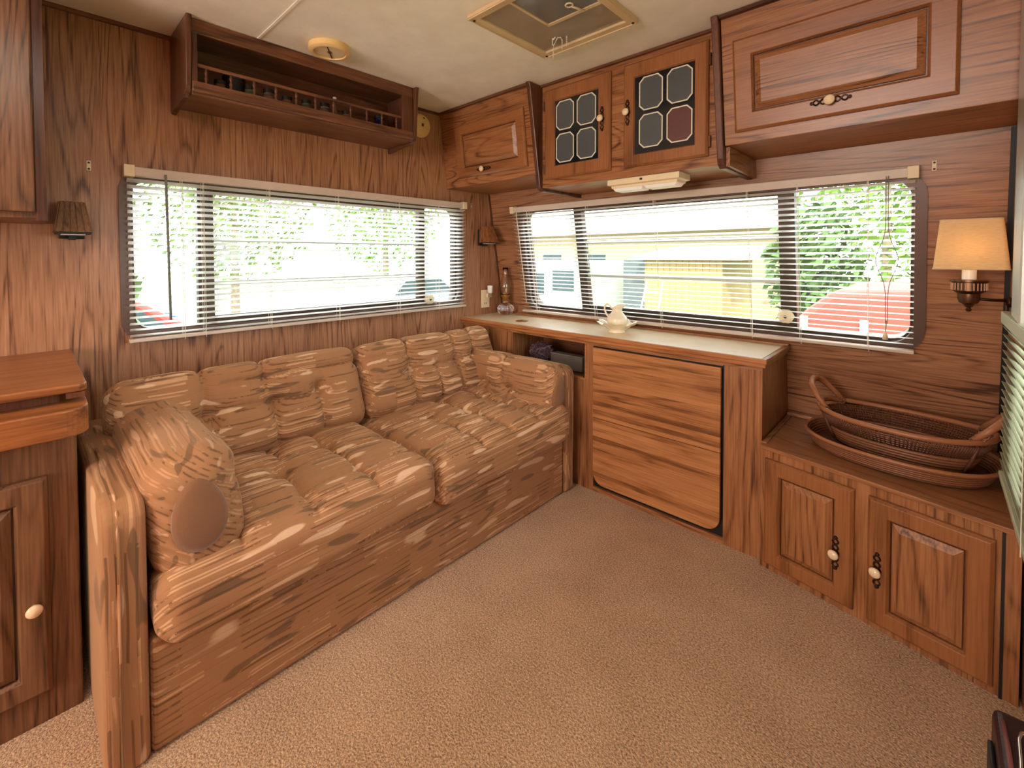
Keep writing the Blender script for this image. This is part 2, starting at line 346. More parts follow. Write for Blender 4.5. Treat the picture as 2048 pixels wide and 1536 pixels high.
# round the roof-vent opening stays closed: the vent lens sits under the board
def panel_with_hole(name, mt, M, outer, hole, t0, t1, parent=None, kind='structure'):
    o = bpy.data.objects.new(name, bpy.data.meshes.new(name)); C.objects.link(o)
    bm = bmesh.new()
    def loop(p):
        vs = [bm.verts.new((a, b, t1)) for a, b in p]
        return [bm.edges.new((vs[i], vs[(i+1) % len(vs)])) for i in range(len(vs))]
    es = loop(outer)+(loop(hole) if hole else [])
    bmesh.ops.triangle_fill(bm, use_beauty=True, use_dissolve=False, edges=es)
    r = bmesh.ops.extrude_face_region(bm, geom=list(bm.faces))
    for v in [g for g in r['geom'] if isinstance(g, bmesh.types.BMVert)]: v.co.z = t0
    bmesh.ops.recalc_face_normals(bm, faces=bm.faces); bm.to_mesh(o.data); bm.free()
    o.data.materials.append(mt); o.parent = parent
    if parent is None: o.matrix_basis = M
    if kind: o['kind'] = kind
    return o
WA = (-2.062, -.512, .835, 1.415); WB = (.262, 2.082, .790/CS, 1.395/CS); WR = (.64, 1.9, .56, 1.5)
ma = wood('side_wall_print', Y, LT, MD, DK, strips=.098, strip_axis=X, rings=20, across=6, along=.5, rnd=False, sv=.10)
panel_with_hole('wall_left', ma, MA, [(YB, 0), (.05, 0), (.05, H), (YB, H)], rrect(*WA, .06), -.03, 0)
wf = bpy.data.objects.new('wall_front', None); C.objects.link(wf); wf.matrix_basis = MBW; wf['kind'] = 'structure'
zj = .531/CS
panel_with_hole('panel', w_wallB, None, [(0, zj+.003), (W, zj+.003), (W, H/CS), (0, H/CS)], rrect(*WB, .07), -.03, 0, wf, None)
panel_with_hole('panel', w_wallB, None, [(0, 0), (W, 0), (W, zj-.003), (0, zj-.003)], None, -.03, 0, wf, None)
box('backing_strip', blackm, wf, 0, W, zj-.03, zj+.03, -.035, -.012, local=True)
panel_with_hole('wall_right', w_wallA, MR, [(-.05, 0), (-YB, 0), (-YB, H), (-.05, H)], rrect(*WR, .05), -.03, 0)
MB().box(-.03, W+.03, YB-.03, YB, 0, H).build('wall_back', w_cabz, kind='structure')
MB().box(0, .012, -1.925, -3.6, H-.014, H).box(0, .012, -1.0, -.66, H-.012, H).build('trim_1', w_darky, kind='structure')
MB().box(0, .008, -.008+ybw(1.2), .004+ybw(1.2), 0, .01).hexa([(0, ybw(.75)-.008, .75), (.009, ybw(.75)-.008, .75), (.009, ybw(.75), .75), (0, ybw(.75), .75)],
    [(0, ybw(1.52)-.008, 1.52), (.009, ybw(1.52)-.008, 1.52), (.009, ybw(1.52), 1.52), (0, ybw(1.52), 1.52)]).build('trim_2', w_dark, kind='structure')
MB().hexa([(W-.012, ybw(.45)-.012, .45), (W, ybw(.45)-.012, .45), (W, ybw(.45), .45), (W-.012, ybw(.45), .45)],
    [(W-.012, ybw(1.51)-.012, 1.51), (W, ybw(1.51)-.012, 1.51), (W, ybw(1.51), 1.51), (W-.012, ybw(1.51), 1.51)]).build('trim_3', blackm, kind='structure')
MB().box(.235, W, -1.697, -1.687, H-.003, H).build('trim_4', ceilmat, kind='structure', bevel=.002)
MB().box(W-.02, W, -.98, -.87, 0, H).build('trim_5', w_cabz, kind='structure')

def window(name, M, r, mull, bars, latch, rad):
    """r = x0,x1,y0,y1 of the wall opening; frame, mullions, bars and panes in the wall's own frame"""
    o = bpy.data.objects.new(name, None); C.objects.link(o); o.matrix_basis = M; o['kind'] = 'structure'
    x0, x1, y0, y1 = r
    MB().ring(rrect(x0-.022, x1+.022, y0-.022, y1+.022, rad+.02), rrect(x0+.012, x1-.012, y0+.012, y1-.012, rad), -.01, .012).build('frame', winframe, o, local=True, smooth=True, auto=True)
    MB().ring(rrect(x0-.002, x1+.002, y0-.002, y1+.002, rad), rrect(x0+.02, x1-.02, y0+.022, y1-.016, rad-.015), -.06, -.01).build('sash', bronze, o, local=True, smooth=True, auto=True)
    for a, b in mull: box('mullion', bronze, o, a, b, y0+.01, y1-.01, -.055, -.012, local=True, bevel=.003)
    (a0, b0), (a1, b1) = mull[0], mull[-1]
    for z in bars: box('glazing_bar', alu, o, b0, a1, z-.009, z+.009, -.05, -.022, local=True, bevel=.002)
    box('sill_bar', bronze, o, b0, a1, y0+.016, y0+.046, -.052, -.018, local=True, bevel=.002)
    box('top_bar', bronze, o, b0, a1, y1-.034, y1-.012, -.052, -.018, local=True, bevel=.002)
    zz = [y0+.014]+list(bars)+[y1-.012]
    for i in range(len(zz)-1): box('pane', panemat, o, b0, a1, zz[i], zz[i+1], -.040, -.037, local=True)
    box('pane', panemat, o, x0+.014, a0, y0+.014, y1-.012, -.040, -.037, local=True)
    box('pane', panemat, o, b1, x1-.014, y0+.014, y1-.012, -.040, -.037, local=True)
    if latch:
        m = Matrix.Translation((latch[0], latch[1], .0))
        l = MB().lathe([(0, -.012), (.026, -.012), (.03, 0), (.03, .008), (.02, .013), (0, .014)], m, 20, .05, 6).build('crank_knob', creamw, o, local=True, smooth=True, auto=True)
        MB().lathe([(0, .013), (.006, .013), (.006, .018), (0, .018)], m, 10).build('screw', blackm, l, local=True)
    return o
window('window_1', MA, WA, [(-1.845, -1.79), (-.79, -.752)], [1.191, 1.012], (-.734, .872), .06)
window('window_2', MBW, WB, [(.640, .690), (1.651, 1.710)], [1.192/CS, 1.008/CS], (1.673, .868/CS), .07)
w3 = window('window_3', MR, WR, [(1.2, 1.23), (1.5, 1.53)], [], None, .05)
# aluminium edge strip of the right window surround, standing proud of the wall
MB().hexa([(2.268, -.60, .935), (2.299, -.60, .935), (2.299, -.80, .935), (2.262, -.80, .935)], [(2.268, -.655, H), (2.299, -.655, H), (2.299, -.86, H), (2.262, -.86, H)]).build('trim_6', alu, kind='structure', bevel=.003)

# ------------------------------------------------------------------ blinds
def slat_mesh(x0, x1, wd=.025):
    b = MB(); prof = []
    for i in range(6):
        t = -1+2*i/5; prof.append((wd/2*t, .0022*(1-t*t)))
    lo = [(a, b_-.0007) for a, b_ in prof[::-1]]
    pr = prof+lo
    return b.loft([[Vector((x, p[1], p[0])) for p in pr] for x in (x0, x1)])
def blind(name, label, M, x0, x1, y0, y1, pitch, tilt, cords, smat, rmat, wand=None, pull=None, z=.035, caps=True):
    o = thing(name, label, 'window blind', mat=M)
    hd = box('headrail', rmat, o, x0, x1, y1-.032, y1, z-.016, z+.014, local=True, bevel=.002)
    if caps:
        for a, b in ((x0-.006, x0+.024), (x1-.024, x1+.006)):
            box('end_bracket', creamw, o, a, b, y1-.036, y1+.006, z-.02, z+.019, local=True, bevel=.002)
    sb = slat_mesh(x0+.003, x1-.003); first = None
    y = y1-.048; k = 0
    while y > y0+.018:
        rx = tilt+math.radians(random.uniform(-1.2, 1.2))
        if first is None:
            first = s = sb.build('slat', smat, o, local=True, smooth=True, auto=True)
        else:
            s = first.copy(); C.objects.link(s); s.parent = o
        s.location = (0, y, z); s.rotation_euler = (-rx, 0, random.uniform(-.0006, .0006)); y -= pitch; k += 1
    box('bottom_rail', rmat, o, x0, x1, y0, y0+.013, z-.012, z+.012, local=True, bevel=.003)
    for c in cords:
        t = MB()
        for dz in (-.0125, .0125): t.tube([(c, y1-.03, z+dz), (c, y0+.01, z+dz)], .0007, 5)
        t.tube([(c+.004, y1-.03, z+.013), (c+.005, y0-.006, z+.013)], .0009, 5)
        t.build('ladder_cord', cord, o, local=True)
    if wand:
        MB().tube([(wand[0], y1-.02, z+.03), (wand[0]+.001, y1-.06, z+.032), (wand[0]+.006, wand[1], z+.034)], wand[2], 8).build('tilt_wand', wand[3], o, local=True, smooth=True)
    if pull:
        a, b = pull; t = MB(); n = 24
        for sg in (-1, 1):
            t.tube([(a+sg*(.003+.028*math.exp(-((q-.56)/.12)**2)), y1-.02+(b+.06-y1)*q, z+.028) for q in [i/n for i in range(n+1)]], .0012, 5)
        t.tube([(a, b+.05, z+.028), (a-.003, b, z+.028)], .0016, 5)
        g = t.build('pull_cord', cordgrey, o, local=True)
        MB().lathe([(0, .03), (.004, .03), (.009, 0), (0, -.002)], Matrix.Translation((a-.003, b-.02, z+.028)) @ Matrix.Rotation(-math.pi/2, 4, 'X'), 10).build('tassel', creamw, g, local=True, smooth=True)
    return o
TI = math.radians(24)
blind('venetian_blind', 'white slatted venetian blind over the side window above the sofa', MA, -2.066, -.492, .814, 1.440, .0222, TI,
      (-1.908, -1.84, -1.60, -1.295, -.96, -.70), blindmat, blindrail, wand=(-1.957, .888, .0042, cordgrey))
blind('venetian_blind', 'white slatted venetian blind over the long front window above the worktop', MBW, .2225, 2.076, .777/CS, 1.4224/CS, .0220, TI,
      (.345, .761, 1.142, 1.55, 1.73, 1.945), blindmat, blindrail, wand=(.33-.05, .86, .002, cord), pull=(2.001, .86))
blind('venetian_blind', 'pale green slatted blind seen edge-on at the far right wall', MR, .50, 1.95, .520, .97, .0215, math.radians(38), (.95,), greenslat, greenslat, z=.028, caps=False)

# ------------------------------------------------------------------ cabinet fittings
def knob_at(parent, m, backplate=True, ang=0):
    k = MB().lathe([(0, 0), (.006, 0), (.006, .010), (.0135, .016), (.015, .021), (.012, .026), (0, .028)], m, 20).build('knob', knobmat, parent, smooth=True)
    if backplate:
        t = MB(); mm = m @ Matrix.Rotation(ang, 4, 'Z')
        for sg in (-1, 1):
            t.tube([mm @ Vector((.0075*math.sin(2*a)*(1.0 if abs(a) < 9 else 1), sg*(.008+.038*a/math.pi/1.0), .003)) for a in [math.pi*i/24 for i in range(25)]], .0026, 5)
            t.tube([mm @ Vector((-.0075*math.sin(2*a), sg*(.008+.038*a/math.pi), .003)) for a in [math.pi*i/24 for i in range(25)]], .0026, 5)
            t.lathe([(0, 0), (.006, 0), (.005, .005), (0, .006)], mm @ Matrix.Translation((0, sg*.048, 0)), 8)
        t.lathe([(0, 0), (.011, 0), (.009, .004), (0, .005)], mm, 10)
        t.build('backplate', darkiron, parent)
    return k
def raised_door(parent, M, x0, x1, y0, y1, fw=.045, th=.018, grain='x', name='door', proud=0, inset=True, ptop=None, wd=None):
    """framed door in plane M (X right, Y up, Z out): stiles and rails in one frame plus a raised centre panel"""
    fm = w_frame if grain == 'x' else w_framez; pm = w_cabx if grain == 'x' else w_cabz
    if wd: fm = pm = wd
    pt_ = ptop or fw
    outer = [(x0, y0), (x1, y0), (x1, y1), (x0, y1)]; o2 = [(x0+.008, y0+.008), (x1-.008, y0+.008), (x1-.008, y1-.008), (x0+.008, y1-.008)]
    inner = [(x0+fw, y0+fw), (x1-fw, y0+fw), (x1-fw, y1-pt_), (x0+fw, y1-pt_)]; i2 = [(p[0]+dx*.006, p[1]+dy*.006) for p, (dx, dy) in zip(inner, ((1, 1), (-1, 1), (-1, -1), (1, -1)))]
    L = []
    for lp, z in ((outer, proud), (outer, proud+th*.55), (o2, proud+th), (inner, proud+th), (i2, proud+th*.45), (i2, proud)):
        L.append([M @ Vector((p[0], p[1], z)) for p in lp])
    d = MB().loft(L, closed=True).build(name, fm, parent, bevel=.0012)
    if inset:
        a = [(p[0]+dx*.0035, p[1]+dy*.0035) for p, (dx, dy) in zip(i2, ((1, 1), (-1, 1), (-1, -1), (1, -1)))]
        b = [(p[0]+dx*.022, p[1]+dy*.022) for p, (dx, dy) in zip(i2, ((1, 1), (-1, 1), (-1, -1), (1, -1)))]
        MB().box(i2[0][0]-.004, i2[1][0]+.004, i2[0][1]-.004, i2[2][1]+.004, proud+.0002, proud+.0008, M).build('groove_back', w_dark, d)
        MB().loft([[M @ Vector((p[0], p[1], z)) for p in lp] for lp, z in ((a, proud+.001), (a, proud+th*.38), (b, proud+th*.95))]).build('door_panel', pm, d, bevel=.001)
    return d

# upper cabinets -------------------------------------------------------------
def slope_M(x, yb, zb, yt, zt):   # plane along x through (yb,zb),(yt,zt)
    v = Vector((0, yt-yb, zt-zb)).normalized(); n = Vector((1, 0, 0)).cross(v); return basis((x, yb, zb), (1, 0, 0), v, n)
def carcass(parent, x0, x1, prof, m=w_cabx, name='body'):
    return MB().hexa([(x0, p[0], p[1]) for p in prof], [(x1, p[0], p[1]) for p in prof]).build(name, m, parent, bevel=.002)
def back(z): return ybw(z)-.002
def upper(x0, x1, ft, fb, zb, label):
    o = thing('overhead_cabinet', label, 'cabinet', (x0, back(zb), zb))
    carcass(o, x0, x1, [(back(zb), zb), (fb, zb), (ft, H-.002), (back(H), H-.002)])
    return o
TL = .0
cabL = upper(.002, .688, -.652, -.60, 1.518, 'small oak overhead cabinet with a flip-up panel door in the corner of the two walls')
ML = slope_M(0, -.60, 1.518, -.652, 1.948)
d = raised_door(cabL, ML, .132, .650, .045, .332, fw=.05, grain='x')
knob_at(d, ML @ Matrix.Translation((.349, .075, .018)), ang=math.pi/2)
MB().box(.002, .688, -.668, -.650, H-.014, H-.002).build('cornice', w_darkx, cabL)
cabM = thing('overhead_cabinet', 'middle oak overhead cabinet with two etched-glass doors between dark slanted end boards', 'cabinet', (1.13, -.25, 1.45))
carcass(cabM, .714, 1.542, [(back(1.452), 1.452), (-.578, 1.452), (-.578, H-.002), (back(H), H-.002)])
MB().box(.714, 1.542, -.592, -.576, H-.012, H-.002).build('cornice', w_darkx, cabM)
for x0, x1 in ((.690, .714), (1.542, 1.566)):
    pf = [(ybw(1.437), 1.437), (-.57, 1.437), (-.590, 1.448), (-.598, 1.47), (-.668, 1.925), (-.678, H-.002), (ybw(H), H-.002)]
    MB().hexa([(x0, p[0], p[1]) for p in pf], [(x1, p[0], p[1]) for p in pf]).build('end_board', w_dark, cabM, bevel=.004)
MM = slope_M(0, -.578, 1.452, -.578, 1.948)
for (x0, x1, gx0, gx1, kx, hs) in ((.738, 1.100, .795, 1.038, 1.062, -1), (1.162, 1.508, 1.220, 1.462, 1.184, 1)):
    y0, y1 = .037, .462
    fw = gx0-x0
    d = raised_door(cabM, MM, x0, x1, y0, y1, fw=min(fw, x1-gx1)+.0, grain='z', inset=False, ptop=.058)
    if True:
        gy0, gy1 = .095, .405
        g = MB().box(gx0-.02, gx1+.02, gy0-.02, gy1+.02, .006, .010, MM).build('glass', blackglass, d)
        cx = (gx0+gx1)/2; cyy = (gy0+gy1)/2
        for i in (0, 1):
            for j in (0, 1):
                ax0 = gx0+.012 if i == 0 else cx+.008; ax1 = cx-.008 if i == 0 else gx1-.012
                ay0 = gy0+.012 if j == 0 else cyy+.008; ay1 = cyy-.008 if j == 0 else gy1-.012
                def octo(q):
                    c = .020-q*.4; a, b, c_, e = ax0+q, ax1-q, ay0+q, ay1-q
                    return [(a+c, c_), (b-c, c_), (b, c_+c), (b, e-c), (b-c, e), (a+c, e), (a, e-c), (a, c_+c)]
                MB().prism(octo(.004), (.010, .0108), MM).build('etched_pane', etchedred if (gx0 > 1.1 and i == 1 and j == 0) else etched, d)
                MB().ring(octo(0), octo(.0045), .010, .0118, MM).build('etched_line', whiteline, d)
    knob_at(d, MM @ Matrix.Translation((kx, .262, .018)))
    for hy in (.09, .39):
        hx = x0-.004 if hs == -1 else x1+.004
        MB().box(hx-.004, hx+.004, hy-.022, hy+.022, 0, .012, MM).build('hinge', oldbrass, d, bevel=.002)
cabR = upper(1.568, W-.002, -.650, -.592, 1.514, 'large oak overhead cabinet at the right above the wall lamp')
MRR = slope_M(0, -.592, 1.514, -.650, 1.948)
d = raised_door(cabR, MRR, 1.606, 2.165, .038, .345, fw=.058, grain='x')
knob_at(d, MRR @ Matrix.Translation((1.883, .085, .018)), ang=math.pi/2)
MB().box(1.568, W-.002, -.667, -.650, H-.014, H-.002).build('cornice', w_darkx, cabR)
MB().hexa([(1.567, p[0], p[1]) for p in ((ybw(1.44), 1.44), (-.575, 1.445), (-.575, 1.512), (ybw(1.512), 1.512))],
          [(1.58, p[0], p[1]) for p in ((ybw(1.44), 1.44), (-.575, 1.445), (-.575, 1.512), (ybw(1.512), 1.512))]).build('side_skirt', w_caby, cabR)
# under-cabinet light
ul = thing('cabinet_light', 'cream twin-lens light fixed under the middle overhead cabinet', 'light', (1.23, -.50, 1.452))
b = MB(); a = [(1.07, -.565), (1.39, -.565), (1.39, -.455), (1.07, -.455)]
def inset(p, q): return [(p[0][0]+q, p[0][1]+q), (p[1][0]-q, p[1][1]+q), (p[2][0]-q, p[2][1]-q), (p[3][0]+q, p[3][1]-q)]
b.loft([[Vector((p[0], p[1], z)) for p in lp] for lp, z in ((a, 1.4515), (a, 1.428), (inset(a, .012), 1.424), (inset(a, .014), 1.414))]).build('housing', creamw, ul, bevel=.001)
for x0, x1 in ((1.088, 1.228), (1.232, 1.372)):
    MB().loft([[Vector((p[0], p[1], z)) for p in lp] for lp, z in (([(x0, -.549), (x1, -.549), (x1, -.471), (x0, -.471)], 1.4145), (inset([(x0, -.549), (x1, -.549), (x1, -.471), (x0, -.471)], .008), 1.402))]).build('lens', whitelens, ul, bevel=.001)
MB().box(1.225, 1.235, -.569, -.564, 1.436, 1.444).build('switch', blackm, ul)

# spice rack ------------------------------------------------------------------
rk = thing('spice_rack', 'dark oak spice shelf with a spindle gallery hung under the ceiling above the side window', 'shelf', (0, -1.45, 1.68))
XF = .232
MB().box(.001, XF, -1.907, -.998, 1.685, 1.715).build('bottom_board', w_darky, rk, bevel=.002)
MB().box(.001, XF-.012, -1.907, -.998, 1.925, 1.9485).build('top_board', w_darky, rk)
MB().box(.001, .006, -1.907, -.998, 1.715, 1.925).build('back_board', w_darky, rk)
MB().box(XF-.012, XF+.004, -1.907, -.998, 1.898, 1.9485).build('top_rail', w_darky, rk, bevel=.004)
MB().box(XF-.002, XF+.010, -1.907, -.998, 1.694, 1.732).build('front_rail', w_darky, rk, bevel=.004)
MB().box(XF-.012, XF+.006, -1.907, -1.889, 1.73, 1.899).build('stile', w_dark, rk, bevel=.003)
MB().box(XF-.012, XF+.006, -1.058, -.998, 1.73, 1.899).build('stile', w_dark, rk, bevel=.003)
MB().box(XF-.010, XF+.000, -1.889, -1.058, 1.785, 1.797).build('gallery_rail', w_darky, rk, bevel=.002)
prof = [(.0, .731), (.0055, .731), (.006, .738), (.0035, .742), (.0065, .750), (.0045, .757), (.003, .760), (.0045, .764), (.0065, .772), (.0035, .778), (.005, .785), (0, .785)]
sp0 = None
for i in range(11):
    yy = -1.862+i*.0775
    if sp0 is None:
        sp0 = MB().lathe([(r, z-.731) for r, z in prof], None, 10).build('spindle', w_dark, rk, local=True, smooth=True); s = sp0
    else: s = sp0.copy(); C.objects.link(s); s.parent = rk
    s.location = (XF-.005, yy+1.45, 1.731-1.68)
ep = [(.0, 1.9485), (.262, 1.9485), (.258, 1.925), (.240, 1.71), (.232, 1.69), (.205, 1.677), (.08, 1.668), (.0, 1.660)]
for y0, y1 in ((-1.926, -1.908), (-.997, -.979)):
    MB().hexa([(p[0]+.0005, y0, p[1]) for p in ep], [(p[0]+.0005, y1, p[1]) for p in ep]).build('end_board', w_dark, rk, bevel=.004)
def jar(y, r, h, m, lid, label, x=.11, lidh=.014):
    t = thing('spice_jar', label.replace('short ', ''), 'jar', (x, y, 1.7152), group=None)
    MB().lathe([(0, 0), (r*.95, 0), (r, .004), (r, h*.72), (r*.7, h*.86), (r*.72, h), (0, h)], None, 16).build('jar_body', m, t, local=True, smooth=True, auto=True)
    MB().lathe([(0, h+.0003), (r*.82, h+.0003), (r*.82, h+lidh), (0, h+lidh)], None, 16).build('lid', lid, t, local=True, smooth=True, auto=True)
    return t
spice = mat('ground_spice', (120, 78, 48), .8); herb = mat('dried_herbs', (84, 84, 48), .9); bluejar = mat('cobalt_jar', (24, 28, 66), .15, coat=.5)
JN = [('amber jar with dark lid', spice), ('green herb jar with dark lid', herb), ('clear glass jar with dark lid', jarglass)]
POS = ['at the left end of', 'beside the dark round tin on', 'just right of the dark tin on', 'left of the middle of', 'behind the middle spindle of', 'right of the middle of', 'left of the tall corked bottle on', 'under the knob of', 'beside the blue jar on']
for i, yy in enumerate((-1.80, -1.70, -1.63, -1.56, -1.48, -1.40, -1.30)):
    jar(yy, .024, .052+.006*(i % 3), JN[i % 3][1], blackm, 'short '+JN[i % 3][0]+' '+POS[i]+' the spice shelf', x=.15)
jar(-1.105, .03, .085, bluejar, blackm, 'cobalt blue jar at the right end of the spice shelf', x=.10)
t = thing('tin', 'dark round domed tin showing above the gallery rail of the spice shelf', 'tin', (.12, -1.745, 1.7152))
MB().lathe([(0, 0), (.034, 0), (.036, .03), (.036, .088), (0, .088)], None, 20).build('tin_body', blackm, t, local=True, smooth=True, auto=True)
MB().lathe([(0, .0883), (.04, .0883), (.04, .1), (.03, .108), (.012, .112), (0, .113)], None, 20).build('lid', bluejar, t, local=True, smooth=True, auto=True)
t = thing('bottle', 'tall thin pale bottle standing on the spice shelf right of its middle', 'bottle', (.13, -1.345, 1.7152))
MB().lathe([(0, 0), (.012, 0), (.013, .05), (.006, .075), (.006, .105), (0, .105)], None, 14).build('bottle_body', jarglass, t, local=True, smooth=True)
MB().lathe([(0, .1053), (.008, .1053), (.008, .124), (0, .124)], None, 12).build('stopper', whiteline, t, local=True, smooth=True, auto=True)

# ceiling fittings ---------------------------------------------------------------
t = thing('ceiling_speaker', 'round cream cover on the ceiling beside the spice shelf', 'ceiling cover', (.362, -1.475, H))
Mdn = Matrix.Translation((.362, -1.475, H-.0005)) @ Matrix.Rotation(math.pi, 4, 'X')
MB().lathe([(0, 0), (.078, 0), (.078, .020), (.070, .026), (.060, .026), (.058, .018), (0, .018)], Mdn, 40).build('rim', cream, t, smooth=True, auto=True)
MB().lathe([(0, .0183), (.056, .0183), (.054, .021), (0, .021)], Mdn, 40).build('disc', creamw, t, smooth=True, auto=True)
MB().box(-.054, .054, -.0018, .0018, .0213, .0235, Mdn @ Matrix.Rotation(.6, 4, 'Z')).build('seam_rib', oldbrass, t)
b = MB()
for i in range(6): b.lathe([(0, .0212), (.0022, .0212), (.0022, .0225), (0, .0225)], Mdn @ Matrix.Translation((.008*math.cos(i), .008*math.sin(i*1.05), 0)), 6)
b.build('holes', blackm, t)
t = thing('smoke_detector', 'round cream smoke alarm on the side wall just right of the spice shelf', 'smoke alarm', (0, -.795, 1.85))
Md = Matrix.Translation((.0005, -.795, 1.85)) @ Matrix.Rotation(math.pi/2, 4, 'Y')
MB().lathe([(0, 0), (.064, 0), (.066, .012), (.056, .028), (.03, .034), (0, .034)], Md, 32).build('cover', cream, t, smooth=True, auto=True)
MB().box(-.008, .008, -.006, .006, .0343, .037, Md).build('test_button', oldbrass, t)
b = MB(); b.lathe([(0, .029), (.005, .029), (.005, .032), (0, .032)], Md @ Matrix.Translation((-.04, .01, 0)), 8); b.build('lamp_hole', blackm, t)

rv = thing('roof_vent', 'square cream-framed roof vent with smoky plastic cover in the ceiling', 'roof vent', (1.146, -1.045, H))
def sq(q): return [(.935+q, -1.26+q), (1.357-q, -1.26+q), (1.357-q, -.832-q), (.935+q, -.832-q)]
MB().ring(sq(0), sq(.034), H-.014, H-.0005).build('frame', ventframe, rv, bevel=.003)
MB().ring(sq(.003), sq(.007), H-.018, H-.0142).build('outer_lip', ventframe, rv)
MB().box(.970, 1.322, -1.225, -.867, H-.006, H-.001).build('cover', hatchplastic, rv)
MB().box(1.115, 1.322, -1.225, -1.035, H-.009, H-.0063).build('fan_hatch_plate', hatchdark, rv, label='darker grey quarter of the cover')  # fan hatch plate, a darker grey plastic than the cover
MB().box(1.105, 1.114, -1.225, -1.03, H-.012, H-.0063).build('cross_bar', ventframe, rv)
MB().box(1.105, 1.322, -1.034, -1.020, H-.012, H-.0063).build('cross_bar', ventframe, rv)
MB().tube([(1.252+.012*math.cos(a), -1.101+.012*math.sin(a), H-.022) for a in [2*math.pi*i/16 for i in range(16)]], .0025, 6, closed=True).tube([(1.254, -1.089, H-.022), (1.262, -1.03, H-.016)], .0035, 6).build('crank', creamw, rv, smooth=True)
for x, y in ((.947, -1.235), (.955, -.845), (1.34, -.845), (1.34, -1.245)):
    MB().lathe([(0, 0), (.005, 0), (.004, .003), (0, .0035)], Matrix.Translation((x, y, H-.0143)) @ Matrix.Rotation(math.pi, 4, 'X'), 10).build('screw', blackm, rv)
def beads(pts, nm='bead_chain'):
    b = MB(); P = [Vector(p) for p in pts]
    for i in range(len(P)-1):
        L_ = (P[i+1]-P[i]).length; n = max(1, int(L_/.006))
        for k in range(n):
            c = P[i].lerp(P[i+1], k/n); b.lathe([(0, -.0024), (.0024, -.001), (.0024, .001), (0, .0024)], Matrix.Translation(c), 6)
    b.tube(P, .0008, 4); return b.build(nm, cord, rv)
beads([(1.055, -.935, H-.030), (1.055, -.935, H-.006), (1.068, -.945, H-.018), (1.084, -.955, H-.016)])
beads([(1.035, -.905, H-.066), (1.035, -.905, H-.030), (1.040, -.909, H-.020), (1.072, -.926, H-.006), (1.086, -.926, H-.010), (1.090, -.922, H-.020), (1.090, -.922, H-.056)])
beads([(1.104, -.912, H-.006), (1.104, -.912, H-.046)])

# small wall fittings ------------------------------------------------------------
def clip(M, x, y, lab):
    t = thing('wall_clip', lab, 'bracket', mat=M @ Matrix.Translation((x, y, .0005)))
    MB().box(-.006, .006, -.017, .017, 0, .003).build('plate', creamw, t, local=True, bevel=.001)
    for q in (-.011, .010): MB().lathe([(0, .0032), (.0035, .0032), (.003, .0045), (0, .005)], Matrix.Translation((0, q, 0)), 8).build('screw', blackm, t, local=True)
clip(MA, -2.158, 1.434, 'small cream screw plate left of the side window blind')
clip(MBW, 2.118, 1.42/CS, 'small cream screw plate right of the front window blind above the lamp')
clip(MA, -.408, 1.431, 'small cream screw plate between the side blind and the corner')
def spot(y, z, lab, w_slatlamp=w_slatlamp):
    t = thing('reading_light', lab, 'wall lamp', (0, y, z))
    box('mount_plate', blackm, t, .0005, .014, -.032, .032, -.058, .045, local=True, bevel=.003)
    p0 = [(.018, -.028), (.075, -.028), (.075, .028), (.018, .028)]; p1 = [(.030, -.042), (.118, -.042), (.118, .042), (.030, .042)]
    sh = MB(); n = 6
    o_t = [Vector((p[0], p[1], .060)) for p in p0]; o_b = [Vector((p[0], p[1], -.040)) for p in p1]
    i_b = [Vector((p[0]+(.003 if k in (0, 3) else -.003), p[1]+(.003 if k < 2 else -.003), -.040)) for k, p in enumerate(p1)]
    sh.loft([o_t, o_b, i_b, [v*.9+Vector((.005, 0, .002)) for v in o_t]]).build('shade', w_slatlamp, t, local=True, bevel=.001)
    for sd in range(4):     # raised battens on each face
        a, b2, c, d2 = o_t[sd], o_t[(sd+1) % 4], o_b[sd], o_b[(sd+1) % 4]
        nrm = ((b2-a).cross(c-a)).normalized(); cen = sum(o_t+o_b, Vector())/8
        if nrm.dot((a+b2+c+d2)/4-cen) < 0: nrm = -nrm
        for k in range(5):
            u0, u1 = (k+.12)/5, (k+.88)/5
            q = [a.lerp(b2, u0), a.lerp(b2, u1), c.lerp(d2, u1), c.lerp(d2, u0)]
            MB().hexa(q, [v+nrm*.0035 for v in q]).build('slat', w_slatlamp, t, local=True)
    MB().loft([[Vector((p[0], p[1], z_)) for p in (p1)] for z_ in (-.0405, -.045)]).build('rim', blackm, t, local=True)
    MB().box(.045, .103, -.028, .028, -.048, -.0455).build('lens', whitelens, t, local=True)
    box('arm', blackm, t, .012, .05, -.008, .008, -.062, -.05, local=True)
    return t
spot(-.322, 1.245, 'small wood-slatted reading light on the side wall in the corner between the windows')
spot(-2.205, 1.240, 'wood-slatted reading light left of the side window, shade painted into its wood', w_shade)  # same lamp as in the corner, its dimness painted in with darker wood
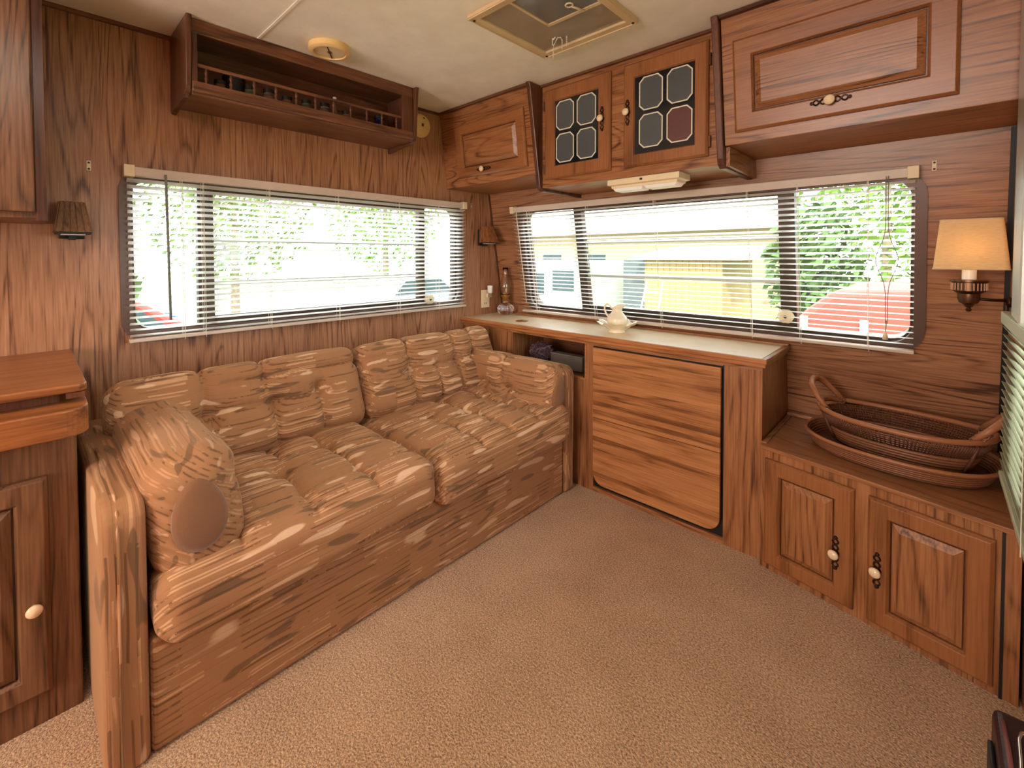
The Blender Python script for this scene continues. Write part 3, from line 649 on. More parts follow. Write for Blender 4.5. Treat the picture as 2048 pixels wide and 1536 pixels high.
# outlet and night light
t = thing('wall_outlet', 'cream socket plate low in the corner beside the oil lamp', 'outlet', (0, -.292, .845))
box('plate', creamw, t, .0005, .006, -.036, .036, -.057, .057, local=True, bevel=.002)
for q in (-.03,):
    for dy in (-.007, .007): box('slot', blackm, t, .006, .0066, dy-.0015, dy+.0015, q-.006, q+.006, local=True)
nl = thing('night_light', 'small white frosted night light plugged into the corner socket', 'night light', (.007, -.275, .875))
MB().lathe([(0, -.02), (.013, -.02), (.015, -.008), (.011, .006), (0, .006)], Matrix.Translation((.024, 0, 0)), 14).build('base', jarglass, nl, local=True, smooth=True)
box('plug', creamw, nl, .0, .018, -.012, .012, -.022, .004, local=True, bevel=.002)
MB().lathe([(0, .0065), (.014, .0065), (.0165, .02), (.0165, .04), (.019, .052), (.012, .056), (0, .056)], Matrix.Translation((.024, 0, 0)), 16).build('frosted_shade', whitelens, nl, local=True, smooth=True)

# wall lamp -----------------------------------------------------------------------
LX, LY, LZ = 2.204, -.285, .0
lp = thing('wall_lamp', 'bronze wall lamp with a cream cloth shade at the right of the front window', 'lamp', (2.204, -.285, .97))
def rl(cx, cy, hx, hy, z, r=.012): return [Vector((p[0], p[1], z)) for p in rrect(cx-hx, cx+hx, cy-hy, cy+hy, r, 4)]
so = rl(LX, LY, .0845, .058, 1.078); st = rl(LX, LY, .070, .044, 1.232)
si = rl(LX, LY, .0825, .056, 1.078); sti = rl(LX, LY, .068, .042, 1.232)
shade = MB().loft([so, st, sti, si], closed=True).build('shade', shade_mat(), lp, smooth=True, auto=True)
for a, b in ((so, 1), (st, -1)): MB().tube([v for v in a], .0016, 5, closed=True).build('shade_trim', creamw, shade)
MB().lathe([(0, 1.045), (.017, 1.045), (.017, 1.10), (0, 1.10)], Matrix.Translation((LX, LY, 0)), 18).build('candle_sleeve', whitelens, lp, smooth=True, auto=True)
MB().lathe([(0, 1.1005), (.012, 1.1005), (.026, 1.13), (.028, 1.15), (.02, 1.172), (0, 1.18)], Matrix.Translation((LX, LY, 0)), 16).build('bulb', mat('warm_bulb', (255, 226, 178), .3, emit=(255, 218, 160), es=5.0), lp, smooth=True)
MB().lathe([(0, .942), (.005, .944), (.008, .950), (.004, .956), (.010, .960), (.012, .966), (.022, .972), (.026, .985), (.026, 1.000), (.034, 1.006), (.040, 1.010), (.040, 1.036), (.044, 1.038), (.044, 1.044), (0, 1.0445)], Matrix.Translation((LX, LY, 0)), 32).build('cup', oldbrass, lp, smooth=True, auto=True)
b = MB()
for i in range(28):
    a = 2*math.pi*i/28; b.box(-.0015, .0015, -.0016, .0016, 1.012, 1.034, Matrix.Translation((LX+.0408*math.cos(a), LY+.0408*math.sin(a), 0)))
b.build('fluting', oldbrass, lp)
MB().tube([(LX+.02, LY, .985), (LX+.05, LY+.01, .982), (2.275, -.24, .980), (2.29, -.235, .980)], .0045, 8).build('arm', darkiron, lp, smooth=True)
MB().lathe([(0, 0), (.014, 0), (.018, .006), (.010, .012), (0, .014)], Matrix.Translation((2.2995, -.235, .975)) @ Matrix.Rotation(-math.pi/2, 4, 'Y'), 14).build('wall_plate', darkiron, lp, smooth=True)
MB().lathe([(0, 0), (.006, 0), (.009, .01), (0, .02)], Matrix.Translation((2.287, -.24, .925)), 10).tube([(2.288, -.236, .97), (2.288, -.24, .94)], .002, 5).build('switch', darkiron, lp)

# ------------------------------------------------------------------ counter cabinet under the front window
ct = thing('counter_cabinet', 'long oak cabinet with an open cubby and a tall board door under the front window', 'cabinet', (1.2, -.3, 0))
FY = -.486
def bb(z): return ybw(z)-.004
# face frame pieces
def fp(nm, x0, x1, z0, z1, m, y0=FY, y1=FY+.02, **k): return MB().box(x0, x1, y0, y1, z0, z1).build(nm, m, ct, **k)
fp('top_rail', .012, 1.672, .700, .712, w_cabx)
fp('top_rail', .95, 1.535, .696, .700, w_cabx)
fp('stile', .902, .950, .0, .700, w_cabz)
fp('stile', 1.540, 1.672, .0, .700, w_cabz)
fp('stile', .012, .427, .0, .700, w_cabz)
fp('lower_panel', .427, .902, .0, .528, w_cabz)
fp('bottom_rail', .950, 1.540, .0, .022, w_cabx)
fp('cubby_lip', .424, .906, .524, .533, w_top, FY-.004, FY+.018)
fp('cubby_edge', .903, .909, .53, .700, w_top, FY-.003, FY+.0)
sd = [(FY+.02, 0), (bb(0), 0), (bb(.712), .712), (FY+.02, .712)]
for x0, x1 in ((1.655, 1.672), (.93, .945), (.412, .427)):
    MB().hexa([(x0, p[0], p[1]) for p in sd], [(x1, p[0], p[1]) for p in sd]).build('side_board', w_cabz, ct)
MB().hexa([(.427, FY+.02, .524), (.93, FY+.02, .524), (.93, bb(.53), .524), (.427, bb(.53), .524)], [(.427, FY+.02, .533), (.93, FY+.02, .533), (.93, bb(.533), .533), (.427, bb(.533), .533)]).build('cubby_shelf', w_darkx, ct)
MB().box(.427, .93, -.215, -.205, .533, .710).build('cubby_back', w_darkx, ct)
dk = fp('door_recess', .950, 1.540, .022, .700, blackm, FY+.012, FY+.018)
# board door: two halves, rounded lower corners, proud of the frame
dr = bpy.data.objects.new('door', None); C.objects.link(dr); dr.parent = ct
MD_ = basis((0, FY-.004, 0), (1, 0, 0), (0, 0, 1), (0, -1, 0))
MB().box(.956, 1.531, .360, .690, -.006, .010, MD_).build('board', w_board, dr, bevel=.0015)
pl = [(1.531, .357), (.956, .357)]+[(.956+.055-.055*math.cos(a), .045+.055-.055*math.sin(a)) for a in [math.pi/2*i/8 for i in range(9)]]+[(1.531-.055+.055*math.sin(a), .045+.055-.055*math.cos(a)) for a in [math.pi/2*i/8 for i in range(9)]]
MB().prism(pl, (-.006, .010), MD_).build('board', w_board, dr, bevel=.0015)
# worktop: laminate sheet with moulded oak edge
wt = thing('worktop', 'long narrow beige worktop with moulded oak edge under the front window', 'worktop', (.87, -.3, .73))
zb_, zt_ = .7125, .745
yb0 = bb(zt_)-.004
MB().box(.004, 1.672, -.490, yb0, .713, .743).build('core', w_top, wt)
MB().box(.004, 1.670, -.487, yb0-.022, .7432, .7458).build('laminate', laminate, wt)
MB().box(.004, 1.684, yb0-.020, yb0, .7432, .752).build('back_strip', w_top, wt, bevel=.002)
ed = MB().box(.004, 1.690, -.505, -.4905, .7285, .747).box(.004, 1.684, -.498, -.4905, .713, .7285)
ed.build('front_edge', w_top, wt, bevel=.003)
MB().box(1.6725, 1.690, -.4900, yb0-.02, .7285, .747).box(1.6725, 1.684, -.4900, yb0-.02, .713, .7285).build('end_edge', w_caby, wt, bevel=.003)

# cubby contents
t = thing('yarn_ball', 'fluffy plum-coloured yarn bundle in the left of the open cubby', 'yarn', (.56, -.40, .534))
b = MB(); rnd = random.Random(3)
bmx = bmesh.new(); bmesh.ops.create_icosphere(bmx, subdivisions=4, radius=.062)
for v in bmx.verts:
    n = v.co.normalized(); v.co = n*(.052+.020*noise.noise(n*4)+.008*noise.noise(n*17)); v.co.x *= 1.25
b.add([v.co+Vector((0, 0, .06)) for v in bmx.verts], [tuple(v.index for v in f.verts) for f in bmx.faces]); bmx.free()
b.build('yarn', plum, t, local=True)
b = MB()
for i in range(90):
    n = Vector((rnd.gauss(0, 1), rnd.gauss(0, 1), rnd.gauss(0, 1))).normalized(); c = Vector((n.x*.065, n.y*.05, .062+n.z*.05)); q = n.orthogonal().normalized()*.012; c.z = max(c.z, .006)
    b.tube([c-q, c+n*.010, c+q], .0018, 4)
b.build('loops', plum, t, local=True, kind='stuff')
t = thing('card_box', 'flat grey cardboard box leaning in the right of the open cubby', 'box', (.76, -.40, .534))
mm = Matrix.Translation((.0, .0, .001)) @ Matrix.Rotation(math.radians(-5), 4, 'X')
MB().box(-.115, .085, -.03, .03, .0, .068, mm).build('carton', greycard, t, local=True, bevel=.003)
MB().box(-.117, .087, -.033, .033, .0685, .075, mm).build('lid', mat('grey_card_lid', (112, 100, 88), .8), t, local=True, bevel=.002)

# items on worktop
zt2 = .7459
t = thing('oil_lamp', 'clear glass oil lamp with tall chimney in the corner of the worktop', 'oil lamp', (.112, -.215, zt2))
MB().lathe([(0, 0), (.034, 0), (.040, .006), (.050, .025), (.052, .042), (.044, .060), (.024, .072), (.018, .076), (.018, .084), (0, .084)], None, 48, .035, 14).build('font', glass, t, local=True, smooth=True)
MB().lathe([(0, .0845), (.020, .0845), (.022, .092), (.016, .098), (.019, .106), (.027, .118), (.027, .124), (.014, .128), (0, .130)], None, 24).build('burner', brass, t, local=True, smooth=True, auto=True)
MB().lathe([(0, .1), (.002, .1), (.002, .13), (0, .13)], Matrix.Translation((.0, -.03, .03)) @ Matrix.Rotation(math.pi/2, 4, 'X') @ Matrix.Translation((0, .0, -.1)), 8).build('wick_knob', brass, t, local=True)
ch = [(.024, .1245), (.026, .14), (.034, .165), (.036, .182), (.028, .215), (.019, .245), (.016, .275), (.019, .300)]
MB().loft([[Vector((r*math.cos(2*math.pi*j/28), r*math.sin(2*math.pi*j/28), z)) for j in range(28)] for r, z in ch+[(r-.0015, z) for r, z in ch[::-1]]], closed=True).build('chimney', glass, t, local=True, smooth=True)
t = thing('cord_grommet', 'small round wooden cord cover set in the worktop near the oil lamp', 'grommet', (.395, -.375, zt2))
MB().lathe([(0, 0), (.036, 0), (.036, .003), (.032, .004), (0, .004)], None, 28).build('cover', w_leaf, t, local=True, smooth=True, auto=True)
MB().box(-.006, .006, -.003, .003, .0042, .005).build('slot', blackm, t, local=True)
t = thing('wash_bowl', 'cream porcelain basin with a wavy scalloped rim on the worktop under the pitcher', 'bowl', (.985, -.33, zt2))
def scallop(prof, n=48, k=8, amp=.0, wave=.0):
    loops = []
    for r, z in prof:
        f = max(0, (r-.035)/.05)
        loops.append([Vector((r*(1+.07*f*math.cos(k*a))*math.cos(a), r*(1+.07*f*math.cos(k*a))*math.sin(a), z+.006*f*math.cos(k*a+.5))) for a in [2*math.pi*i/n for i in range(n)]])
    return loops
MB().loft(scallop([(.0, 0), (.042, 0), (.044, .004), (.037, .011), (.052, .020), (.070, .036), (.092, .046), (.095, .048), (.088, .0475), (.066, .037), (.048, .024), (.030, .019), (.0, .018)])).build('basin', porcelain, t, local=True, smooth=True)
t = thing('pitcher', 'cream porcelain pitcher with curled handle standing in the wavy basin', 'pitcher', (.985, -.33, zt2+.0185))
L = []
for r, z in [(0, 0), (.026, 0), (.032, .006), (.044, .018), (.051, .036), (.047, .052), (.035, .066), (.024, .080), (.022, .090), (.027, .100), (.032, .108), (.030, .108), (.024, .098), (.019, .088), (.02, .078), (0, .07)]:
    f = max(0, (z-.085)/.023)
    L.append([Vector((r*math.cos(a)*(1+.5*f*max(0, math.cos(a))**2), r*math.sin(a), z+.010*f*math.cos(a)+.003*f*math.cos(4*a))) for a in [2*math.pi*i/28 for i in range(28)]])
mr = Matrix.Rotation(math.radians(20), 4, 'Z')
MB().loft([[mr @ (v*1.03) for v in l] for l in L]).build('pitcher_body', porcelain, t, local=True, smooth=True)
MB().tube([mr @ Vector(p) for p in [(-.026, 0, .096), (-.036, 0, .112), (-.050, 0, .118), (-.060, 0, .108), (-.062, 0, .090), (-.054, 0, .070), (-.044, 0, .056), (-.040, 0, .048)]], [.004, .005, .005, .005, .0045, .0045, .004, .004], 8).build('handle', porcelain, t, local=True, smooth=True)

# ------------------------------------------------------------------ low cabinet at the right, slightly angled
ang = math.atan2(-.135, .606)
MG = Matrix.Translation((1.674, -.515, 0)) @ Matrix.Rotation(ang, 4, 'Z')
lc = thing('low_cabinet', 'low oak base cabinet with two panel doors at the right under the basket', 'cabinet', mat=MG)
LW = .635
def pol(q, z): # plan polygon of body at height z, world
    return [Vector((1.676, -.515+q, z)), Vector((2.293, -.515-.1375+q, z)), Vector((2.293, ybw(z)-.006, z)), Vector((1.676, ybw(z)-.006, z))]
MB().hexa(pol(0, .0), pol(0, .428)).build('body', w_cabz, lc, bevel=.001)
tp = [Vector((1.675, -.521, 0)), Vector((2.294, -.660, 0)), Vector((2.294, -.08, 0)), Vector((1.675, -.08, 0))]
MB().hexa([Vector((p.x, p.y, .4285)) for p in tp], [Vector((p.x, p.y, .442)) for p in tp]).build('top', w_cabx, lc, bevel=.002)
MB().box(1.675, 2.294, -.118, -.081, .4422, .456).build('back_cleat', w_cabx, lc, bevel=.003)
MB().box(1.675, 1.692, -.50, -.12, .4422, .447).build('side_cleat', w_caby, lc, bevel=.002)
MB().box(2.277, 2.294, -.62, -.12, .4422, .450).build('side_cleat', w_caby, lc, bevel=.002)
MF = MG @ basis((0, 0, 0), (1, 0, 0), (0, 0, 1), (0, -1, 0))
d1 = raised_door(lc, MF, .022, .290, .025, .402, fw=.048, grain='z')
knob_at(d1, MF @ Matrix.Translation((.246, .185, .018)))
d2 = raised_door(lc, MF, .325, .590, .022, .400, fw=.048, grain='z')
knob_at(d2, MF @ Matrix.Translation((.352, .190, .018)))
MB().box(.600, .606, 0, .425, 0, .004, MF).build('filler_joint', blackm, lc)
# basket on tray
def ell(a, b, z, n=48, sq_=2.3):
    out = []
    for i in range(n):
        t_ = 2*math.pi*i/n; c, s_ = math.cos(t_), math.sin(t_)
        out.append(Vector((a*math.copysign(abs(c)**(2/sq_), c), b*math.copysign(abs(s_)**(2/sq_), s_), z)))
    return out
TRM = Matrix.Translation((2.035, -.335, .4475)) @ Matrix.Rotation(math.radians(-9), 4, 'Z')
tr = thing('wicker_tray', 'flat oval wicker tray on the low cabinet under the basket', 'tray', mat=TRM)
MB().loft([ell(.225, .165, .0), ell(.225, .165, .008)]).build('tray_base', wickerdk, tr, local=True)
for k in range(5):
    MB().tube(ell(.228+k*.004, .168+k*.004, .010+k*.0075), .0042, 6, closed=True).build('cane_coil', wicker, tr, local=True, smooth=True)
MB().tube(ell(.250, .190, .048), .0062, 8, closed=True).build('rim', canehandle, tr, local=True, smooth=True)
BKM = Matrix.Translation((2.045, -.325, .462)) @ Matrix.Rotation(math.radians(-9), 4, 'Z') @ Matrix.Rotation(math.radians(-2), 4, 'X')
bk = thing('wicker_basket', 'oval brown wicker basket with two cane handles standing in the oval tray', 'basket', mat=BKM)
MB().loft([ell(.165, .105, .0), ell(.165, .105, .006)]).build('basket_base', wickerdk, bk, local=True)
def be(f, z): return (.170+.055*f, .110+.045*f, z)
ZH = .105
for k in range(5):
    f = k*.095; a, b_, z = be(f, .008+k*.0095)
    MB().tube(ell(a, b_, z), .0052, 6, closed=True).build('cane_coil', wicker, bk, local=True, smooth=True)
wv = MB()      # woven band: upright withies
a0, b0, _ = be(.45, 0); a1, b1, _ = be(.92, 0)
l0 = ell(a0, b0, .055, 150); l1 = ell(a1, b1, .098, 150)
for p, q in zip(l0, l1): wv.tube([p, (p+q)/2+Vector((p.x, p.y, 0))*.012, q], .0024, 5)
wv.build('withies', wickerdk, bk, local=True, smooth=True, kind='stuff')
wb = MB()
for k in range(6):
    f = .5+k*.085; a, b_, z = be(f, .059+k*.0075); wb.tube([Vector((v.x, v.y, v.z+.0016*math.sin(i*math.pi))) for i, v in enumerate(ell(a-.001, b_-.001, z, 96))], .0017, 4, closed=True)
wb.build('weavers', wicker, bk, local=True, kind='stuff')
a, b_, z = be(1, ZH)
rim = ell(a, b_, z, 64)
for v in rim: v.z += .012*(abs(v.x)/a)**3
MB().tube(rim, .0085, 10, closed=True).build('rim', canehandle, bk, local=True, smooth=True)
for sg in (-1, 1):
    pts = [(sg*.185, -.085, .118), (sg*.215, -.080, .150), (sg*.240, -.060, .180), (sg*.250, -.03, .192), (sg*.252, 0, .195), (sg*.250, .03, .192), (sg*.240, .060, .180), (sg*.215, .080, .150), (sg*.185, .085, .118)]
    h = MB().tube(pts, [.008, .0095, .011, .012, .012, .012, .011, .0095, .008], 10).build('handle', canehandle, bk, local=True, smooth=True)
    for py in (-.083, .083):
        b = MB()
        for k in range(4):
            c = Vector((sg*(.187+.006*k), py, .112+.008*k)); b.tube([c+Vector((.0115*math.cos(t_), 0, .0105*math.sin(t_))) for t_ in [2*math.pi*i/10 for i in range(10)]], .0022, 5, closed=True)
        b.build('binding', wicker, h, local=True)
    for py in (-.08, .08): MB().tube([(sg*.195, py, .10), (sg*.18, py*.88, .05), (sg*.165, py*.75, .01)], .005, 6).build('handle_stay', wickerdk, bk, local=True, smooth=True)

# ------------------------------------------------------------------ sofa
sf = thing('sofa', 'brown streaked velour sofa with slab arms under the side window', 'sofa', (.45, -1.37, 0))
MB().box(.06, .862, -2.138, -.604, .004, .265).build('base', fabSkirt, sf, bevel=.012, seg=3)
MB().box(.03, .30, -2.138, -.604, .266, .50).build('back_frame', plainfab, sf, bevel=.01)
def arm(y0, y1):
    P = [(.02, .004), (.872, .004), (.876, .54)]
    P += [(.876-.05+.05*math.cos(a), .548+.05*math.sin(a)) for a in [math.pi/2*i/6 for i in range(7)]]
    P += [(.45, .592), (.06, .572), (.03, .56), (.02, .53)]
    o = MB().hexa([(p[0], y0, p[1]) for p in P], [(p[0], y1, p[1]) for p in P]).build('arm', fabArm, sf, bevel=.014, seg=4, smooth=False)
    return o
arm(-2.217, -2.140); arm(-.602, -.532)
# welt lines down the arm fronts
for yy in (-2.188, -.560):
    MB().tube([(.878, yy, .03), (.879, yy, .53), (.866, yy, .577), (.83, yy, .600), (.45, yy, .594)], .0035, 6).build('welt', fabArm, sf, smooth=True)
def cushion(name, label, M, D, r, seams, tufts, fmat, nx=120, ny=64, nz=22, puff=.02, gather=None, sag=0, seed=0, soft=1.0, group=None, endpanel=False):
    """rounded box D (x,y,z) with stitched seams and buttoned tufts; +Z is the seat/front face, X the long way"""
    hx, hy, hz = D[0]/2, D[1]/2, D[2]/2
    V = {}; vs = []; fs = []
    def vid(i, j, k):
        q = (i, j, k)
        if q not in V: V[q] = len(vs); vs.append((i/nx*2-1, j/ny*2-1, k/nz*2-1))
        return V[q]
    for i in range(nx):
        for j in range(ny):
            fs.append((vid(i, j, nz), vid(i+1, j, nz), vid(i+1, j+1, nz), vid(i, j+1, nz)))
    for i in range(nx):
        for k in range(nz):
            fs.append((vid(i, 0, k), vid(i+1, 0, k), vid(i+1, 0, k+1), vid(i, 0, k+1))); fs.append((vid(i, ny, k), vid(i, ny, k+1), vid(i+1, ny, k+1), vid(i+1, ny, k)))
    for j in range(ny):
        for k in range(nz):
            fs.append((vid(0, j, k), vid(0, j, k+1), vid(0, j+1, k+1), vid(0, j+1, k))); fs.append((vid(nx, j, k), vid(nx, j+1, k), vid(nx, j+1, k+1), vid(nx, j, k+1)))
    for i in range(nx):
        for j in range(ny):
            fs.append((vid(i, j, 0), vid(i, j+1, 0), vid(i+1, j+1, 0), vid(i+1, j, 0)))
    out = []; off = Vector((seed*3.1, seed*1.7, 0))
    for x, y, z in vs:
        p = Vector((x*hx, y*hy, z*hz)); c = Vector((max(-hx+r, min(hx-r, p.x)), max(-hy+r, min(hy-r, p.y)), max(-hz+r, min(hz-r, p.z))))
        n = (p-c); n = n.normalized() if n.length > 1e-6 else Vector((0, 0, 1 if z > 0 else -1)) if abs(z) > .99 else Vector((0, 0, 0))
        if n.length < .1: n = Vector((0, 0, 1))
        q = c+n*min(r, 99)
        # inside of a flat face: keep the plane itself
        if abs(z) > .999 and (p-c).length > 0 and abs(c.x-p.x) < 1e-9 and abs(c.y-p.y) < 1e-9: q = p; n = Vector((0, 0, math.copysign(1, z)))
        d = 0
        if z > .2 or abs(x) > .97 or abs(y) > .9:
            edge = (1-abs(x)**5)*(1-abs(y)**5)
            if z > .99: d += puff*(1-abs(x)**3)*(1-abs(y)**3)
            # seams: (kind, pos, from, to)  kind 'x' = seam at x=pos running in y
            for kd, pos, a, b in seams:
                t_, s_ = (q.x, q.y) if kd == 'x' else (q.y, q.x)
                s2 = s_ if kd == 'y' else (s_ if z > .99 or abs(y) < .9 else s_)
                lim = 1 if a <= s2 <= b else math.exp(-(min(abs(s2-a), abs(s2-b))/.012)**2)
                w_ = pos+.004*noise.noise(Vector((s_*9, pos*31, seed)))
                dd = abs(t_-w_)
                d -= lim*(.009*math.exp(-(dd/.0045)**2)+.007*math.exp(-(dd/.022)**2))*soft
                # gathers beside the seam
                g = math.exp(-(dd/.03)**2)*lim
                d += g*.0016*math.sin(s_*230+noise.noise(Vector((s_*20, pos*9, seed)))*4)
            for tx, ty in tufts:
                rr = math.hypot(q.x-tx, q.y-ty); th = math.atan2(q.y-ty, q.x-tx)
                if z > 0:
                    d -= .024*math.exp(-(rr/.026)**2)+.012*math.exp(-(rr/.07)**2)
                    d += .0022*math.exp(-(rr/.08)**2)*math.sin(th*6+tx*50+3*noise.noise(Vector((tx*9, rr*20, seed))))*min(1, rr/.03)
            # long soft folds running with the streaks
            d += .0026*noise.noise(Vector((q.x*5, q.y*26, q.z*26))+off)+.0012*noise.noise(Vector((q.x*7, q.y*62, q.z*62))+off)
            d += .005*noise.noise(Vector((q.x*6, q.y*6, q.z*6))+off)
        if gather:       # pulled-in ends
            e = abs(q.x)/hx
            if e > .80: d += .002*math.sin(q.y*200+q.z*150)*(e-.80)/.2
        q = q+n*d
        if sag: q.z -= sag*(max(0, (q.y/hy)))**2 if False else 0
        out.append(q)
    me = bpy.data.meshes.new(name); me.from_pydata([tuple(v) for v in out], [], fs); me.materials.append(fmat)
    me.polygons.foreach_set('use_smooth', [True]*len(me.polygons))
    bm = bmesh.new(); bm.from_mesh(me); bmesh.ops.recalc_face_normals(bm, faces=bm.faces); bm.to_mesh(me); bm.free()
    o = bpy.data.objects.new(name, me); C.objects.link(o); o.matrix_basis = M
    return tag(o, label, 'cushion', group)
def seat_M(yc):   # X = along +y, Y = toward the wall (-x), Z up
    return basis((.595, yc, .345), (0, 1, 0), (-1, 0, .03), (-.03, 0, 1))
s1 = [('x', -.205, -.3, .3), ('x', -.02, -.3, .02), ('x', .02, .06, .3), ('x', .165, -.3, .3), ('y', .06, -.37, .165), ('y', -.03, -.2, .37), ('y', -.19, -.37, .37)]
s2 = [('x', -.16, -.3, .06), ('x', .0, -.3, .3), ('x', .17, -.3, .3), ('x', .28, -.1, .3), ('y', .05, -.37, .30), ('y', -.05, -.16, .37), ('y', -.19, -.37, .37)]
cushion('seat_cushion', 'tufted streaked velour seat cushion on the left half of the sofa', seat_M(-1.752), (.758, .66, .175), .055, s1, [(-.205, .06), (-.02, -.03), (.165, .06), (.02, .17)], fabU, seed=1, soft=1.45, puff=.024, group='sofa seat cushions')
cushion('seat_cushion', 'tufted streaked velour seat cushion on the right half of the sofa', seat_M(-.990), (.758, .66, .175), .055, s2, [(-.16, .06), (0, -.05), (.17, .05), (.0, .16)], fabU, seed=2, soft=1.45, puff=.024, group='sofa seat cushions')
def back_M(yc, zc=.565):  # X along +y, Y up leaning back, Z toward room
    a = math.radians(24); v = (-math.sin(a), 0, math.cos(a)); n = (math.cos(a), 0, math.sin(a))
    return basis((.295, yc, zc), (0, 1, 0), v, n)
b1 = [('x', -.16, -.02, .2), ('x', -.14, -.2, -.02), ('x', .05, -.2, .0), ('x', .22, -.2, .02), ('x', .03, .04, .2), ('y', .0, -.40, .26), ('y', .09, -.1, .40)]
b2 = [('x', -.16, .0, .2), ('x', -.16, -.2, -.03), ('x', -.02, -.2, .0), ('x', .11, -.2, .2), ('x', .24, .02, .2), ('y', .0, -.22, .30), ('y', .08, -.40, -.16)]
cushion('back_cushion', 'tufted streaked velour back cushion on the left of the sofa', back_M(-1.752), (.815, .335, .165), .06, b1, [(-.15, .0), (.05, 0), (.22, .02)], fabU, ny=44, seed=3, soft=1.25, puff=.016, group='sofa back cushions')
cushion('back_cushion', 'tufted streaked velour back cushion on the right of the sofa', back_M(-.945), (.800, .335, .165), .06, b2, [(-.16, 0), (.11, 0), (.24, .01)], fabU, ny=44, seed=4, soft=1.25, puff=.016, group='sofa back cushions')
def bol(y, z, tilt, xc, up=.0):   # X along +x, Y up, Z toward +-y
    a = math.radians(tilt); sgn = 1 if y < -1.3 else -1
    v = Vector((0, -sgn*math.sin(a), math.cos(a))); xa = Vector((1, 0, up)).normalized(); n = xa.cross(v)
    if n.y*sgn < 0: xa = -xa; n = xa.cross(v)
    v = n.cross(xa)
    return basis((xc, y, z), xa, v, n)
cushion('arm_bolster', 'plump streaked velour bolster leaning on the left arm of the sofa', bol(-2.045, .515, 6, .585), (.62, .300, .185), .072,
        [('y', .04, -.25, .1), ('x', .262, -.2, .2), ('x', .16, -.02, .2)], [], fabBol, nx=110, ny=60, seed=5, soft=.6, puff=.010, gather=True, group='arm bolsters')
cushion('arm_bolster', 'plump streaked velour bolster leaning on the right arm of the sofa', bol(-.672, .480, 10, .575), (.62, .295, .135), .058,
        [('y', -.01, -.3, .26), ('y', -.09, -.2, .3), ('x', .0, .02, .2)], [(.05, -.01), (-.12, -.02)], fabU, nx=90, ny=44, seed=6, soft=.7, puff=.015, gather=True, group='arm bolsters')

endfab = mat('plain_dark_velour', (128, 86, 54), .9, sheen=.3, bump=(300, .4))
for o in [q for q in bpy.data.objects if q.name.startswith('arm_bolster')]:
    hz = .055 if o.name == 'arm_bolster' else .040; hy = .088
    sx = 1 if o.matrix_basis.col[0].x > 0 else -1
    b = MB(); L_ = []
    for q, dx in ((1.0, .002), (.97, .012), (.8, .018), (.4, .021), (.01, .022)):
        L_.append([Vector((sx*(.300+dx), hy*q*math.sin(a)+.012, hz*q*math.cos(a)*(1-.18*math.sin(a)))) for a in [2*math.pi*i/32 for i in range(32)]])
    b.loft(L_).build('end_panel', endfab, o, local=True, smooth=True, label='plain darker velour end panel')
# ------------------------------------------------------------------ left foreground cabinet with table leaf
lf = thing('side_cabinet', 'oak base cabinet with a knobbed door at the left edge beside the sofa', 'cabinet', (.3, -2.4, 0))
MB().box(.005, .575, -3.1, -2.232, 0, .70).build('body', w_shade, lf, bevel=.003)
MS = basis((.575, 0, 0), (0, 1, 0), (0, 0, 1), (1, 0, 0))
d = raised_door(lf, MS, -2.62, -2.285, .08, .60, fw=.05, grain='z', wd=w_shade)
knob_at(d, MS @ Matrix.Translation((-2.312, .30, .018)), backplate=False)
wtL = thing('side_counter', 'thick rounded wooden counter slab on the side cabinet at the left edge', 'worktop', (.3, -2.4, .70))
pl = [(.004, -3.1), (.66, -3.1)]+[(.66-.05+.05*math.cos(a), -2.212-.05+.05*math.sin(a)) for a in [math.pi/2*i/8 for i in range(9)]]+[(.004, -2.212)]
MB().prism(pl, (.7005, .765)).build('slab', w_leaf, wtL, bevel=.004, seg=3)
lfl = thing('table_leaf', 'orange-brown folding table leaf lying on the rounded counter slab', 'table leaf', (.3, -2.4, .80))
pl2 = [(.004, -3.1), (.60, -3.1)]+[(.60-.02+.02*math.cos(a), -2.212-.02+.02*math.sin(a)) for a in [math.pi/2*i/5 for i in range(6)]]+[(.004, -2.212)]
MB().prism(pl2, (.792, .812)).build('leaf', w_leaf, lfl, bevel=.005, seg=3)
MB().box(.03, .56, -3.0, -2.26, .7655, .7915).build('spacer', w_dark, lfl)
MB().box(.575, .598, -2.25, -2.216, .778, .7915).build('catch', w_dark, lfl)
# upper left cupboard
uc = thing('wall_cupboard', 'oak wall cupboard at the top left corner of the view, shade painted into its colour', 'cabinet', (.1, -2.5, 1.25))
MB().box(.002, .30, -3.1, -2.268, 1.228, H-.002).build('body', w_shade, uc, bevel=.003)
MB().box(.3005, .32, -2.95, -2.290, 1.245, H-.02).build('door', w_shade, uc, bevel=.004)
MB().box(.3005, .306, -2.268-.02, -2.266, 1.222, H-.01).build('edge_strip', w_dark, uc, bevel=.001)

